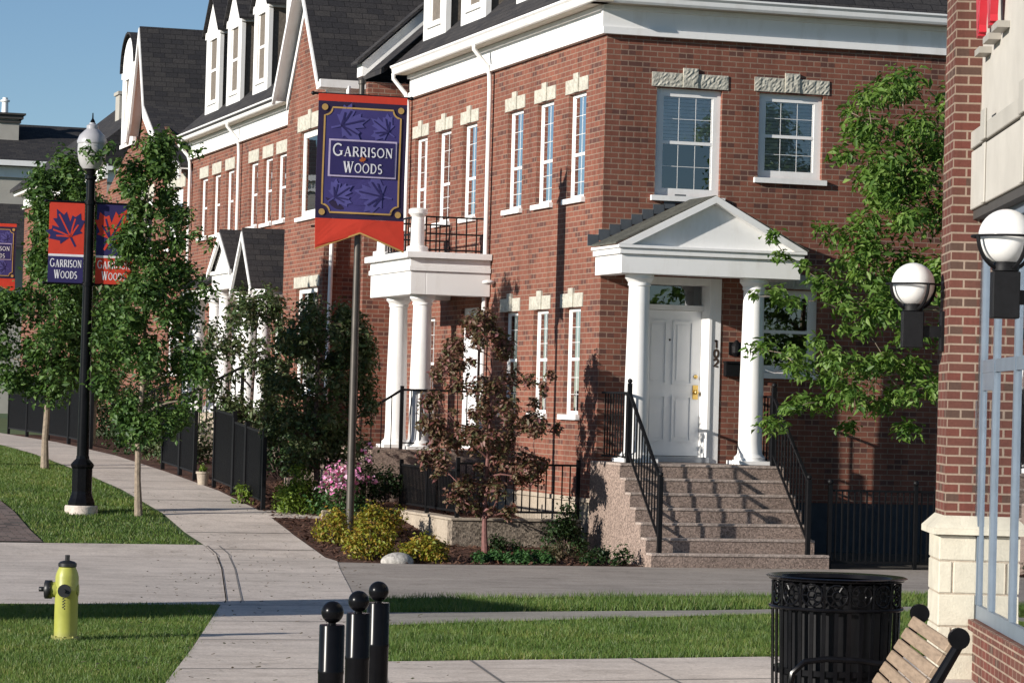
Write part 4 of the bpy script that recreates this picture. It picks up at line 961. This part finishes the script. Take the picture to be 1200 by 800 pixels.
# bollards
bo = thing('bollard', 'nearest black ball-topped bollard, left of the three', 'bollard', (-9.78, -24.71, 0), 0, 'ball-topped bollards')
m = MB(); m.lathe([(.085, 0), (.085, .03), (.068, .05), (.066, .3), (.066, .68), (.068, .685), (.068, .70), (.066, .705), (.066, .93), (.063, .936), (.02, .937), (.02, .95)], 28); m.build('post', 'gloss_black', bo)
MB().sphere((0, 0, 1.0), .058, 28, 18).build('ball', 'gloss_black', bo)
for loc, lab in (((-9.43, -23.88, 0), 'middle black ball-topped bollard of the three'), ((-9.10, -23.04, 0), 'farthest black ball-topped bollard, right of the three')):
    c = copy_tree(bo); c.location = loc; c['label'] = lab

# hydrant
t = thing('fire_hydrant', 'yellow-green fire hydrant with black caps on the near lawn', 'hydrant', (-9.53, -14.28, 0), R(-17))
m = MB(); m.lathe([(.12, -.02), (.12, .02), (.098, .03), (.098, .40), (.102, .41), (.102, .43), (.098, .44), (.098, .53), (.09, .565), (.075, .60), (.068, .615)], 28); m.tube([(0, -.08, .42), (0, -.125, .42)], .05, 16); m.tube([(-.08, 0, .42), (-.125, 0, .42)], .065, 18); m.tube([(.08, 0, .42), (.10, 0, .42)], .05, 16)
for k in range(8): a = 2*math.pi*k/8; m.lathe([(.011, .018), (.011, .034)], 6, (.109*math.cos(a), .109*math.sin(a), 0))
m.build('barrel', 'hydrant_paint', t)
m = MB(); m.tube([(0, -.125, .42), (0, -.15, .42)], .056, 16); m.tube([(0, -.15, .42), (0, -.175, .42)], .016, 5); m.build('front_cap', 'cap_black', t)
m = MB(); m.tube([(-.125, 0, .42), (-.185, 0, .42)], .078, 8); m.tube([(-.185, 0, .42), (-.235, 0, .42)], .022, 5); m.build('side_cap', 'cap_black', t)
m = MB(); m.lathe([(.07, .612), (.078, .62), (.078, .645), (.06, .66), (.03, .668)], 24); m.tube([(0, 0, .665), (0, 0, .715)], .022, 5); m.build('bonnet', 'cap_black', t)
m = MB()
for i in range(9): m.tube([(0, -.15, .37-.012*i), (.012*(-1)**i, -.148, .364-.012*i)], .006, 5)
m.build('chain', 'cap_black', t)

# street lamps with banners
def street_lamp(loc, label, right_first=False):
    t = thing('street_lamp', label, 'street lamp', loc, 0, 'acorn street lamps along the lawn')
    MB().lathe([(.235, -.1), (.235, .085), (.225, .10)], 28).build('footing', 'sidewalk_concrete', t)
    m = MB(); m.lathe([(.20, .10), (.20, .14), (.175, .2), (.155, .26), (.15, .30), (.15, .62), (.17, .65), (.175, .68), (.15, .71), (.10, .76), (.095, .80)], 16, flute=.05, smooth=False); m.build('pedestal', 'gloss_black', t)
    MB().lathe([(.085, .78), (.08, 1.4), (.07, 3.2), (.062, 4.72), (.085, 4.74), (.085, 4.78), (.06, 4.80), (.075, 4.86), (.11, 4.88)], 20).build('pole', 'gloss_black', t)
    m = MB()
    for z in (3.24, 4.40):
        m.tube([(-.62, 0, z), (.64, 0, z)], .014, 8); m.lathe([(.085, z-.03), (.085, z+.03)], 14)
        for x in (-.63, .65): m.sphere((x, 0, z), .025, 8, 6)
    m.build('banner_arm', 'gloss_black', t)
    m = MB(); m.lathe([(.12, 4.88), (.16, 4.93), (.19, 5.02), (.205, 5.14), (.20, 5.24)], 24); m.build('globe', 'lantern_globe', t)
    m = MB(); m.lathe([(.21, 5.24), (.215, 5.27), (.18, 5.36), (.11, 5.43), (.085, 5.45), (.085, 5.5), (.05, 5.52), (.045, 5.54)], 24); m.build('lantern_cap', 'lantern_grey', t)
    m = MB(); m.lathe([(.03, 5.53), (.035, 5.56), (.012, 5.6), (.008, 5.68)], 10); m.build('finial', 'gloss_black', t)
    for side, (a, b), top, bot, lf in ((-1, (-.575, -.075), 'cloth_red', 'cloth_navy', 'cloth_navy'), (1, (.10, .62), 'cloth_navy', 'cloth_red', 'cloth_red')):
        zt, zm, zb = 4.395, 3.64, 3.245
        fb = lambda u, z, d: (u, -d, z)
        k = MB(); k.box(a, b, -.004, .004, zm, zt); bn = k.build('banner', top, t)
        k = MB(); k.box(a-.0, b+.0, -.0042, .0042, zb, zm-.001); k.build('banner_panel', bot, bn)
        k = MB(); k.box(a, b, -.006, -.0045, zm-.016, zm+.016); k.build('banner_stripe', 'print_white', bn)
        k = MB(); v = MB(); leaf_shape(k, (a+b)/2, zm+.37, .36 if side > 0 else .32, side*R(-28), lambda x, z: (x, -.0062, z), (v, lambda x, z: (x, -.008, z)))
        k.build('leaf_emblem', lf, bn); v.build('leaf_vein', top, bn)
        k = MB(); f = lambda x, z: (x, -.0065, z)
        write(k, 'GARRISON', (a+b)/2, zb+.225, .105, b-a-.05, f, 1.15); write(k, 'WOODS', (a+b)/2, zb+.065, .105, (b-a)*.66, f, 1.15); k.build('lettering', 'print_white', bn)
    return t
l1 = street_lamp((-6.66, 3.06, T(3.06)), 'black acorn street lamp with red and blue maple leaf banners on the lawn')
l2 = copy_tree(l1); l2.location = (-7.62, 11.8, T(11.8)); l2['label'] = 'farther black street lamp beyond the left edge of the lawn'

# tall banner on its bronze pole
FA = R(.5); fl = thing('banner_pole', 'tall bronze pole with purple hanging banner and red swallowtail, before the brick houses', 'banner', (-3.26, .94, T(.94)), FA)
zO = T(.94)
m = MB(); m.lathe([(.055, -.1), (.055, 2), (.045, 4.0), (.038, 6.30), (.05, 6.31), (.05, 6.36), (.02, 6.40)], 16); m.lathe([(.11, -.02), (.11, .03), (.06, .05)], 16); m.build('pole', 'pole_bronze', fl)
m = MB(); m.tube([(-.70, -.075, 6.14), (.69, -.075, 6.14)], .017, 8); m.sphere((-.71, -.075, 6.14), .03, 8, 6); m.sphere((.70, -.075, 6.14), .03, 8, 6); m.box(-.09, .09, -.1, .06, 6.12, 6.16); m.tube([(-.69, -.075, 4.30), (.05, -.075, 4.30)], .012, 8); m.build('cross_bar', 'iron_black', fl)
hw = .635; zt = 6.14; zr = 6.04; zp = 4.42; zs = 3.98; zn = 4.22
def wave(co):
    x, y, z = co; f = max(0, min(1, (zt-z)/2)); return (x+.012*f*math.sin(z*2.2), y+.013*f*math.sin(x*5.2+z*.9), z)
d0 = -.10
def layer(nm, mat, par, fill, k): mm = MB(); fill(mm, lambda x, z: (x, d0-.005*k, z)); return mm.build(nm, mat, par, split=.09, warp=wave)
bnr = MB().box(-hw, hw, d0, d0+.008, zp, zr).build('banner', 'cloth_dark', fl, split=.09, warp=wave)
MB().box(-hw, hw, d0-.001, d0+.009, zr+.001, zt).build('banner_header', 'cloth_red', bnr, split=.09, warp=wave)
def swallow(mm, fn):
    P = [(-hw, zp-.001), (hw, zp-.001), (hw, zs), (0, zn), (-hw, zs)]; mm.prism([(x, d0, z) for x, z in P[:1]+[(0, zp-.001)]+[P[3], P[4]]], (0, .008, 0)); mm.prism([(x, d0, z) for x, z in [(0, zp-.001), P[1], P[2], P[3]]], (0, .008, 0))
layer('swallowtail', 'cloth_red', bnr, swallow, 0)
layer('tail_trim', 'print_gold', bnr, lambda mm, fn: (ribbon(mm, [(-hw, zs+.012), (0, zn+.012)], .022, fn), ribbon(mm, [(0, zn+.012), (hw, zs+.012)], .022, fn)), 1)
fx, fz0, fz1 = .545, zp+.085, zr-.085; nt_ = .11
OUT = [(-fx+nt_, fz0), (fx-nt_, fz0)]+[(fx-nt_*math.cos(a)*1.0, fz0+nt_*math.sin(a)) for a in [math.pi*i/2/6 for i in range(7)]][0:0]
def notched(ins):
    a, b0, b1, r = fx-ins, fz0+ins, fz1-ins, nt_+ins*.4
    P = []
    for cx, cz, s in ((a, b0, 90+90), (a, b1, 270), (-a, b1, 0), (-a, b0, 90)):
        P += [(cx+r*math.cos(R(s-q)), cz+r*math.sin(R(s-q))) for q in range(0, 91, 15)]
    return P
# corner arcs run clockwise inside each corner, so the outline keeps concave corners
def notch_poly(ins):
    a, b0, b1, r = fx-ins, fz0+ins, fz1-ins, nt_+ins*.4; P = []
    for cx, cz, s0 in ((a, b0, 180), (a, b1, 270), (-a, b1, 360), (-a, b0, 90)):
        P += [(cx+r*math.cos(R(s0-q)), cz+r*math.sin(R(s0-q))) for q in range(0, 91, 15)]
    return P
layer('inner_field', 'cloth_purple', bnr, lambda mm, fn: mm.poly(notch_poly(.0), fn), 1)
layer('gold_border', 'print_gold', bnr, lambda mm, fn: (lambda P: ribbon(mm, P+P[:2], .024, fn))(notch_poly(.0)), 2)
def discs(mm, fn):
    for x in (-fx-.0, fx+.0):
        for z in (fz0, fz1): mm.poly([(x+.045*math.cos(2*math.pi*i/16), z+.045*math.sin(2*math.pi*i/16)) for i in range(16)], fn)
layer('corner_disc', 'print_gold', bnr, discs, 2)
def leaves(mm, fn):
    for cx, cz, s, a in ((-.20, 5.74, .30, -75), (.30, 5.70, .23, 55), (-.30, 4.76, .23, -55), (.20, 4.77, .30, 80)): leaf_shape(mm, cx, cz, s, R(a), fn)
layer('leaf_pattern', 'cloth_violet', bnr, leaves, 2)
def veins(mm, fn):
    dm_ = MB()
    for cx, cz, s, a in ((-.20, 5.74, .30, -75), (.30, 5.70, .23, 55), (-.30, 4.76, .23, -55), (.20, 4.77, .30, 80)): leaf_shape(dm_, cx, cz, s, R(a), fn, (mm, fn))
layer('leaf_vein', 'cloth_navy', bnr, veins, 3)
layer('panel_edge', 'print_lilac', bnr, lambda mm, fn: mm.poly([(-.475, 5.00), (.50, 5.00), (.50, 5.52), (-.475, 5.52)], fn), 4)
layer('name_panel', 'cloth_navy', bnr, lambda mm, fn: mm.poly([(-.45, 5.025), (.475, 5.025), (.475, 5.495), (-.45, 5.495)], fn), 5)
layer('lettering', 'print_white', bnr, lambda mm, fn: (write(mm, 'GARRISON', .01, 5.285, .135, .86, fn, 1.3), write(mm, 'WOODS', .015, 5.06, .135, .56, fn, 1.15)), 6)
layer('leaf_accent', 'print_orange', bnr, lambda mm, fn: leaf_shape(mm, .01, 5.245, .055, .3, fn), 6)

fl2 = copy_tree(fl); fl2.location = (-1.22, 55.6, 1.15); fl2['label'] = 'distant purple banner on a pole at the left edge, half hidden by leaves'
for q in (fl, fl2): q['group'] = 'tall hanging banners on poles'
# ================================================================== FENCES AND RAILINGS
def fence_run(parent, a, b, h, gap=.105, pk=.016, posts=(0, 1), low=.09, fin=True, post=.05):
    a = Vector(a); b = Vector(b); L = (b-a).length; n = max(2, int(L/gap)); m = MB(); U = Vector((0, 0, 1))
    for z in (low, h-.03): m.bar(a+U*z, b+U*z, .03, .03)
    for i in range(1, n): p = a.lerp(b, i/n); m.bar(p+U*low, p+U*(h-.03), pk)
    m.build('picket_panel', 'iron_black', parent)
    for f in posts:
        p = a.lerp(b, f); q = MB(); q.bar(p-U*.02, p+U*(h+.05), post)
        if fin: q.sphere(tuple(p+U*(h+.085)), .04, 10, 8)
        q.build('post', 'iron_black', parent)
# screens along the sidewalk, seen almost edge on
def screen(y0, y1, h, label):
    t = thing('iron_fence', label, 'fence', (-3.88, y0, T(y0)), 0, 'black iron fences along the sidewalk')
    m = MB(); L = y1-y0; dz = T(y1)-T(y0); n = int(L/.055)
    for z in (.14, h-.02): m.bar((0, 0, z), (0, L, z+dz), .035, .03)
    for i in range(n+1): y = L*i/n; m.bar((0, y, .14+dz*i/n), (0, y, h-.02+dz*i/n), .022, .016)
    m.build('picket_panel', 'iron_black', t)
    for f in (0, 1): q = MB(); q.bar((0, L*f, -.03+dz*f), (0, L*f, h+.05+dz*f), .06); q.build('post', 'iron_black', t)
screen(3.72, 4.95, 1.15, 'nearest black iron fence panel beside the round green shrub')
screen(5.00, 5.85, 1.15, 'second black iron fence panel from the camera along the sidewalk')
screen(5.90, 7.35, 1.25, 'black iron fence panel next to the sidewalk gap, its top highest')
screen(8.95, 10.2, 1.1, 'black iron fence panel just beyond the sidewalk gap')
screen(10.25, 11.8, 1.1, 'black iron fence panel behind the nearest lawn tree trunk')
for k, (a, b) in enumerate(((19.5, 22.3), (22.4, 25.2), (25.6, 28.4), (28.5, 31.5))):
    screen(a, b, 1.35, ['far black fence panel right of the lamp post base', 'far black fence panel left of the lamp post', 'far black fence panel behind the second lawn tree trunk', 'farthest black fence panel at the left edge'][k])
# front garden fence on its low wall
t = thing('retaining_wall', 'low aggregate retaining wall carrying the iron garden fence', 'low wall', (-2.0, .2, 0))
m = MB(); m.box(0, 1.88, 0, .22, -.1, .46); m.build('front_face', 'curb_aggregate', t, bevel=.01)
m = MB(); m.box(-.002, .22, .221, 3.4, -.1, .462); m.build('side_face', 'wall_concrete', t, bevel=.01)
m = MB(); m.box(-.02, 1.88, -.02, .235, .4625, .50); m.box(-.02, .235, .236, 3.4, .4625, .50); m.build('coping', 'wall_concrete', t, bevel=.008)
t = thing('iron_fence', 'black iron garden fence on the low wall behind the red-leaved tree', 'fence', (-1.9, .31, .5))
fence_run(t, (0, 0, 0), (1.75, 0, 0), .78, .11, posts=(0, 1), fin=False); fence_run(t, (0, .03, 0), (0, 1.55, 0), .68, .075, posts=(1,), fin=False); fence_run(t, (0, 1.6, 0), (0, 3.0, 0), .68, .075, posts=(1,), fin=False)
t = thing('iron_fence', 'black iron yard fence in shade right of the entry stairs', 'fence', (2.5, -2.42, 0))
fence_run(t, (0, 0, 0), (1.25, 0, 0), 1.08, .085, .018); fence_run(t, (1.25, 0, 0), (2.5, 0, 0), 1.08, .085, .018, posts=(1,)); fence_run(t, (2.5, 0, 0), (4.5, 0, 0), 1.08, .085, .018, posts=(1,))
# stair railings
def stair_rail(loc, label, side):
    t = thing('stair_railing', label, 'railing', loc, 0, 'black iron stair railings of number 102')
    top = Vector((0, 1.32, 1.14)); bot = Vector((0, .0, .0)); U = Vector((0, 0, 1)); h = .95
    m = MB(); m.bar(bot+U*h, top+U*h, .042, .03); m.bar(bot+U*.16, top+U*.16, .026)
    m.bar(top+U*h, top+Vector((0, 1.12, 0))+U*h, .042, .03); m.bar(top+U*.08, top+Vector((0, 1.12, 0))+U*.08, .026); m.build('handrail', 'iron_black', t)
    m = MB()
    for i in range(1, 12): p = bot.lerp(top, i/12); m.bar(p+U*.16, p+U*h, .016)
    for i in range(1, 10): p = top+Vector((0, 1.12*i/10, 0)); m.bar(p+U*.08, p+U*h, .016)
    m.build('balusters', 'iron_black', t)
    for p, q in ((bot, 1.0), (top, 1.08)): n = MB(); n.bar(p, p+U*q, .055); n.sphere(tuple(p+U*(q+.03)), .035, 10, 8); n.build('newel', 'iron_black', t)
stair_rail((.06, -2.50, .19), 'left black iron stair railing beside the white door, nearest the street', -1)
stair_rail((2.16, -2.50, .19), 'right black iron stair railing, half hidden by the right column and leaves', 1)
t = thing('stair_railing', 'black iron railing on the steps of the flat-roofed street porch', 'railing', (-1.35, 5.45, 1.34)); m = MB()
m.bar((0, 0, .92), (-1.3, 0, .1), .035); m.bar((0, 0, .92), (1.2, 0, .92), .035); m.bar((0, 0, .1), (1.2, 0, .1), .02)
for i in range(1, 8): m.bar((.15*i, 0, .1), (.15*i, 0, .92), .014); m.bar((-.16*i, 0, -.55*i/8), (-.16*i, 0, .92-.82*i/8), .014)
m.build('handrail', 'iron_black', t)
for x, z in ((0, 0), (-1.3, -.8)): MB().bar((x, 0, z), (x, 0, z+.98), .05).build('newel', 'iron_black', t)
for k, (y, lab) in enumerate(((16.6, 'black railing on the porch steps below the nearer gabled porch'), (20.6, 'black railing on the porch steps among the far white columns'))):
    t = thing('stair_railing', lab, 'railing', (-1.5, y, 1.75)); m = MB()
    m.bar((0, 0, .9), (-1.6, 0, .05), .05); m.bar((0, 0, .2), (-1.6, 0, -.65), .04); m.bar((0, 0, .9), (1.3, 0, .9), .04)
    for i in range(1, 12): m.bar((-.135*i, 0, .2-.072*i), (-.135*i, 0, .9-.072*i), .022)
    m.build('handrail', 'iron_black', t)
    for x, z in ((0, 0), (-1.6, -.8)): MB().bar((x, 0, z), (x, 0, z+1), .06).build('newel', 'iron_black', t)

# ================================================================== TREES
E1 = [(165, 165, 186), (185, 140, 192), (215, 128, 188), (245, 140, 206), (265, 136, 228), (285, 128, 206), (310, 124, 212), (335, 118, 244), (355, 110, 216), (400, 104, 238), (440, 104, 246), (470, 118, 228), (510, 150, 200)]
tree('young street tree beside the lamp post, pale trunk on the near lawn corner', 'tree', (-5.89, 2.8, T(2.8)), 'bark_pale', 'leaf_linden', env_clumps(E1, 165, .21, .6, 3, 82.6, 162, 605)+[(*(LAT*((u-162)/82.6)+DEP*-.3+np.array([0, 0, (605-v)/82.6])), .13) for u, v in ((103, 188), (92, 180), (118, 176), (128, 196), (110, 205), (225, 275), (238, 285), (232, 420), (222, 178), (205, 170))], 17500, .082, 1.3, .05, group='street trees along the lawn', seed=3)
E2 = [(188, 45, 75), (220, 22, 100), (250, 30, 108), (335, 28, 112), (360, -20, 112), (400, -25, 108), (440, -10, 102), (462, 30, 80)]
tree('street tree left of the lamp post with pale slender trunk', 'tree', (-5.96, 11.32, T(11.3)), 'bark_pale', 'leaf_linden', env_clumps(E2, 190, .26, 1.0, 4, 69.4, 54, 549), 17000, .095, 1.4, .06, group='street trees along the lawn', seed=4)
E3 = [(230, 85, 130), (270, 72, 145), (320, 66, 152), (380, 70, 150), (430, 85, 140), (452, 95, 125)]
tree('street tree farther back, trunk just right of the lamp post', 'tree', (-3.35, 22.6, T(22.6)), 'bark_pale', 'leaf_linden', [(a-.0, b, c, d) for a, b, c, d in env_clumps(E3, 120, .34, .9, 6, 58, 107, 520)], 11000, .11, 1.3, .06, group='street trees along the lawn', seed=6)
ED = [(362, 352, 415), (385, 325, 428), (430, 306, 436), (470, 304, 438), (510, 310, 436), (545, 338, 418)]
tree('dense dark crabapple with brownish leaves behind the banner pole', 'tree', (-3.05, 3.9, T(3.9)), 'bark_dark', 'leaf_dark', env_clumps(ED, 150, .21, .65, 8, 79.5, 372, 599), 14500, .078, .7, .06, name='crabapple_tree', seed=8)
EG = [(345, 270, 320), (380, 238, 332), (420, 226, 335), (460, 236, 325), (492, 262, 308)]
tree('dark green small tree over the iron fence panels', 'tree', (-3.3, 7.3, T(7.3)), 'bark_dark', 'leaf_dark', env_clumps(EG, 90, .24, .7, 9, 73.5, 292, 571), 4800, .085, .8, .05, name='hawthorn_tree', seed=9)
ER = [(372, 535, 568), (400, 522, 588), (430, 508, 600), (460, 492, 640), (490, 484, 640), (520, 482, 642), (550, 492, 636), (580, 522, 618), (604, 548, 596)]
rc = env_clumps(ER, 125, .15, .8, 10, 86.2, 569, 647)+[tuple(LAT*((u-569)/86.2))[:2]+((647-v)/86.2, .10) for u, v in ((640, 438), (632, 452), (648, 500), (545, 382), (500, 545), (622, 470))]
tree('sparse red-leaved crabapple with forked trunk in front of the brick corner', 'tree', (-1.68, -.39, T(-.39)), 'bark_red', 'leaf_red', rc, 15000, .066, .55, .04, name='crabapple_tree', seed=10, limbs=55, shell=.7, fork=.45)
RC = [(1070,110,35),(1030,125,25),(1015,137,15),(1040,160,35),(1085,160,35),(1008,190,18),(1060,200,40),(1095,220,30),(1050,240,25),(1075,265,35),(1040,270,25),(985,277,15),(1003,285,22),(922,288,15),(938,308,15),(955,322,14),(1040,300,32),(1080,320,35),(975,340,22),(1000,350,24),(928,355,16),(950,365,18),(908,358,9),(1010,372,18),(1040,375,25),(918,418,20),(945,425,22),(962,442,22),(1030,392,22),(982,410,18),(1000,430,26),(1035,440,26),(1062,430,26),(1015,470,26),(1075,470,24),(950,488,20),(928,508,20),(965,478,18),(990,482,22),(1050,482,22),(1018,508,16),(1085,400,28),(985,455,14),(1008,395,12),(1068,368,30),(1050,345,26),(1090,440,26),(1070,230,34),(1015,320,22),(1040,215,26),(1000,455,20),(1085,510,20),(1030,330,22),(1120,180,40),(1140,250,45),(1125,330,45),(1150,400,45),(1135,130,40),(1180,300,45),(1190,200,40),(1210,360,40),(1120,460,30)]
g = random.Random(12); k_ = 87.0; P0 = (4.3, -2.9, 0)
clr = []
for u, v, r in RC:
    n_ = 3 if r > 22 else 2
    for _ in range(n_): clr.append((*(LAT*((u-1160+g.uniform(-6, 6))/k_)+DEP*g.uniform(-.75, .75)+np.array([0, 0, (673-v)/k_])), r/k_*g.uniform(.85, 1.1)))
tree('bright green maple reaching past the brick pier in front of the shaded wall', 'tree', P0, 'bark_pale', 'leaf_bright', clr, 15500, .115, 1.6, .075, name='maple_tree', seed=12, limbs=60, aspect=.42, droop=.75, up=.9, shell=.6, sq=.75)

# ================================================================== SHRUBS AND PLANTING
SP = 'yellow-green spirea mounds'
shrub('spirea', 'yellow-green spirea mound at the left, foot of the banner pole', 'shrub', (-3.62, .35, T(.35)), 'leaf_spirea', .58, .50, 1500, .05, 21, group=SP)
shrub('spirea', 'orange-tipped spirea mound in the middle, beside the pale rock', 'shrub', (-3.58, -1.45, T(-1.45)), 'leaf_spirea', .75, .55, 1900, .05, 22, group=SP)
shrub('spirea', 'nearest golden spirea mound, right of the pale rock', 'shrub', (-2.98, -1.9, T(-1.9)), 'leaf_spirea', .68, .46, 1700, .05, 23, group=SP)
shrub('spirea', 'wide spirea mound at the back by the iron fence corner', 'shrub', (-2.65, 1.3, T(1.3)), 'leaf_spirea', .95, .55, 2200, .05, 24, group=SP)
shrub('round_shrub', 'fresh green rounded shrub against the nearest fence panel', 'shrub', (-3.45, 3.35, T(3.35)), 'leaf_hedge', .66, .85, 3200, .05, 25)
shrub('flowering_shrub', 'pink flowering shrub left of the banner pole', 'shrub', (-2.95, 2.9, T(2.9)), 'leaf_cover', .75, .75, 1100, .06, 26, flowers=('petal_pink', 380, .06))
shrub('flowering_shrub', 'small pink blooms higher up against the dark tree', 'shrub', (-2.5, 3.2, T(3.2)+.0), 'leaf_shrub', .5, 1.05, 700, .06, 27, flowers=('petal_pink', 70, .06))
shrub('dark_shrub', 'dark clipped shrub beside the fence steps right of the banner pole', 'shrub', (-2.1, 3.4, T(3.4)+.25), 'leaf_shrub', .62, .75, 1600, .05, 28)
shrub('dark_shrub', 'dark broad shrub beside the far sidewalk beyond the lamp', 'shrub', (-3.2, 17.2, T(17)), 'leaf_shrub', 1.4, 1.3, 3200, .07, 29)
shrub('dark_shrub', 'olive shrub next to the broad dark one by the far sidewalk', 'shrub', (-3.1, 14.0, T(14)), 'leaf_dark', 1.3, 1.1, 2600, .07, 30)
for k, (x, y, w_, h_, lab) in enumerate(((-1.3, 12.2, 1.5, 1.7, 'tall dark shrub against the wall left of the nearer porch steps'), (-2.2, 9.6, 1.3, 1.5, 'dark shrub inside the gap of the sidewalk fence'), (-2.0, 24.5, 2.2, 1.9, 'big dark shrub by the far porch behind the lamp post'), (-2.0, 28.0, 2.4, 1.9, 'farthest big dark shrub below the flared gable'))):
    shrub('dark_shrub', lab, 'shrub', (x, y, T(y)), 'leaf_shrub', w_, h_, 3000, .08, 50+k)
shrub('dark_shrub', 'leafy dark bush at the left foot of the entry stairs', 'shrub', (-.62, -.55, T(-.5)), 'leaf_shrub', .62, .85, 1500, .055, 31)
shrub('dry_shrub', 'brownish dry tuft beside the entry stairs', 'shrub', (-.95, -1.3, 0), 'leaf_dry', .5, .34, 600, .05, 32)
shrub('low_shrub', 'low dark round shrub behind the red tree trunk', 'shrub', (-1.42, -.35, T(-.3)), 'leaf_shrub', .46, .28, 800, .04, 33)
shrub('juniper', 'spreading juniper at the corner of the entry stairs', 'shrub', (-.5, -2.2, 0), 'leaf_shrub', .95, .26, 1100, .045, 34, deep=.45)
shrub('ground_cover', 'low green ground cover strip along the alley edge', 'ground cover', (-1.75, -1.95, 0), 'leaf_cover', 1.45, .17, 5000, .045, 35, deep=.5)
shrub('ground_cover', 'small green patch at the foot of the shaded yard fence', 'ground cover', (4.3, -2.75, 0), 'leaf_hedge', .9, .2, 700, .045, 36, deep=.3)
shrub('fence_plant', 'small weedy plant between the sidewalk fence panels', 'plant', (-4.0, 4.6, T(4.6)), 'leaf_hedge', .3, .4, 260, .06, 37)
t = MB().sphere((0, 0, 0), .2, 18, 12, .62)
def rk(co):
    x, y, z = co; return (x*1.05*(1+.12*math.sin(9*y+3)), y*(1+.1*math.sin(11*z+x*8)), max(-.03, z*(1+.1*math.sin(7*x))))
o = t.build('boulder', 'rock_stone', None, warp=rk); o.location = (-3.42, -2.22, .02); tag(o, 'pale grey boulder between the spirea mounds', 'boulder')
t = thing('planter', 'small pale planter pot in the gap of the sidewalk fence', 'planter', (-3.95, 7.9, T(7.9)))
MB().lathe([(.08, 0), (.10, .18), (.115, .185), (.115, .22), (.09, .22), (.08, .16)], 18).build('pot', 'wall_concrete', t)
leaf_cloud('plant', 'leaf_hedge', [(0, 0, .26, .08)], 90, .05, t)
t = MB(); t.prism([(-.11, 0, 0), (.10, .02, 0), (.11, .05, .14), (-.10, .03, .15)], (.02, .16, 0)); o = t.build('edging_stone', 'wall_concrete', None, bevel=.02); o.location = (-3.15, 2.6, T(2.6)); tag(o, 'small tan edging stone below the pink flowers', 'stone')

# made-up box out of view at left, added to shadow the lawn and sidewalk
t = thing('shadow_block', 'unseen tall green box added left of the lawn to cast a shadow band', 'shadow caster', (-13.6, -12.3, 0), R(17))
MB().box(-.45, .45, -1.15, .75, .06, 2.75).build('body', 'shadow_block_green', t, bevel=.02); MB().box(-.5, .5, -1.2, .8, -.05, .059).build('plinth', 'wall_concrete', t); MB().box(-.5, .5, -1.2, .8, 2.752, 2.8).build('lid', 'shadow_block_green', t)

# ================================================================== LIGHT, SKY, CAMERA
w = bpy.data.worlds.new('World'); S.world = w; w.use_nodes = True; nt = w.node_tree; bg = nt.nodes['Background']
sk = nt.nodes.new('ShaderNodeTexSky'); sk.sky_type = 'NISHITA'; sk.sun_disc = False
SUN_EL, SUN_AZ = 17.0, 253.2
sk.sun_elevation = R(SUN_EL); sk.sun_rotation = R(SUN_AZ); sk.air_density = 1.0; sk.dust_density = 0; sk.ozone_density = 3.0; sk.altitude = 2000
nt.links.new(sk.outputs[0], bg.inputs[0]); bg.inputs[1].default_value = .076
sl = bpy.data.lights.new('sun', 'SUN'); sl.energy = 4.9; sl.angle = R(.53); sl.color = (1, .94, .86)
so = bpy.data.objects.new('sun', sl); COL.objects.link(so)
v = Vector((math.sin(R(SUN_AZ))*math.cos(R(SUN_EL)), math.cos(R(SUN_AZ))*math.cos(R(SUN_EL)), math.sin(R(SUN_EL))))
so.rotation_euler = v.to_track_quat('Z', 'Y').to_euler(); so.location = v*60

yaw, pitch, roll = R(17.07), math.atan(72/3550), .027
f = Vector((math.sin(yaw)*math.cos(pitch), math.cos(yaw)*math.cos(pitch), math.sin(pitch))); r0 = Vector((math.cos(yaw), -math.sin(yaw), 0)); u0 = r0.cross(f)
rr = r0*math.cos(roll)+u0*math.sin(roll); uu = u0*math.cos(roll)-r0*math.sin(roll)
cam = bpy.data.cameras.new('camera'); cam.sensor_width = 36; cam.lens = 36*3550/1200; cam.clip_start = .5; cam.clip_end = 3000
co = bpy.data.objects.new('camera', cam); COL.objects.link(co)
M4 = Matrix((rr, uu, -f)).transposed().to_4x4(); M4.translation = Vector((-13.52, -39.91, 2.1)); co.matrix_world = M4
S.camera = co
S.view_settings.view_transform = 'Standard'; S.view_settings.look = 'None'; S.view_settings.exposure = .5; S.view_settings.gamma = 1; S.view_settings.use_curve_mapping = False
S.cycles.max_bounces = 6; S.cycles.transparent_max_bounces = 12
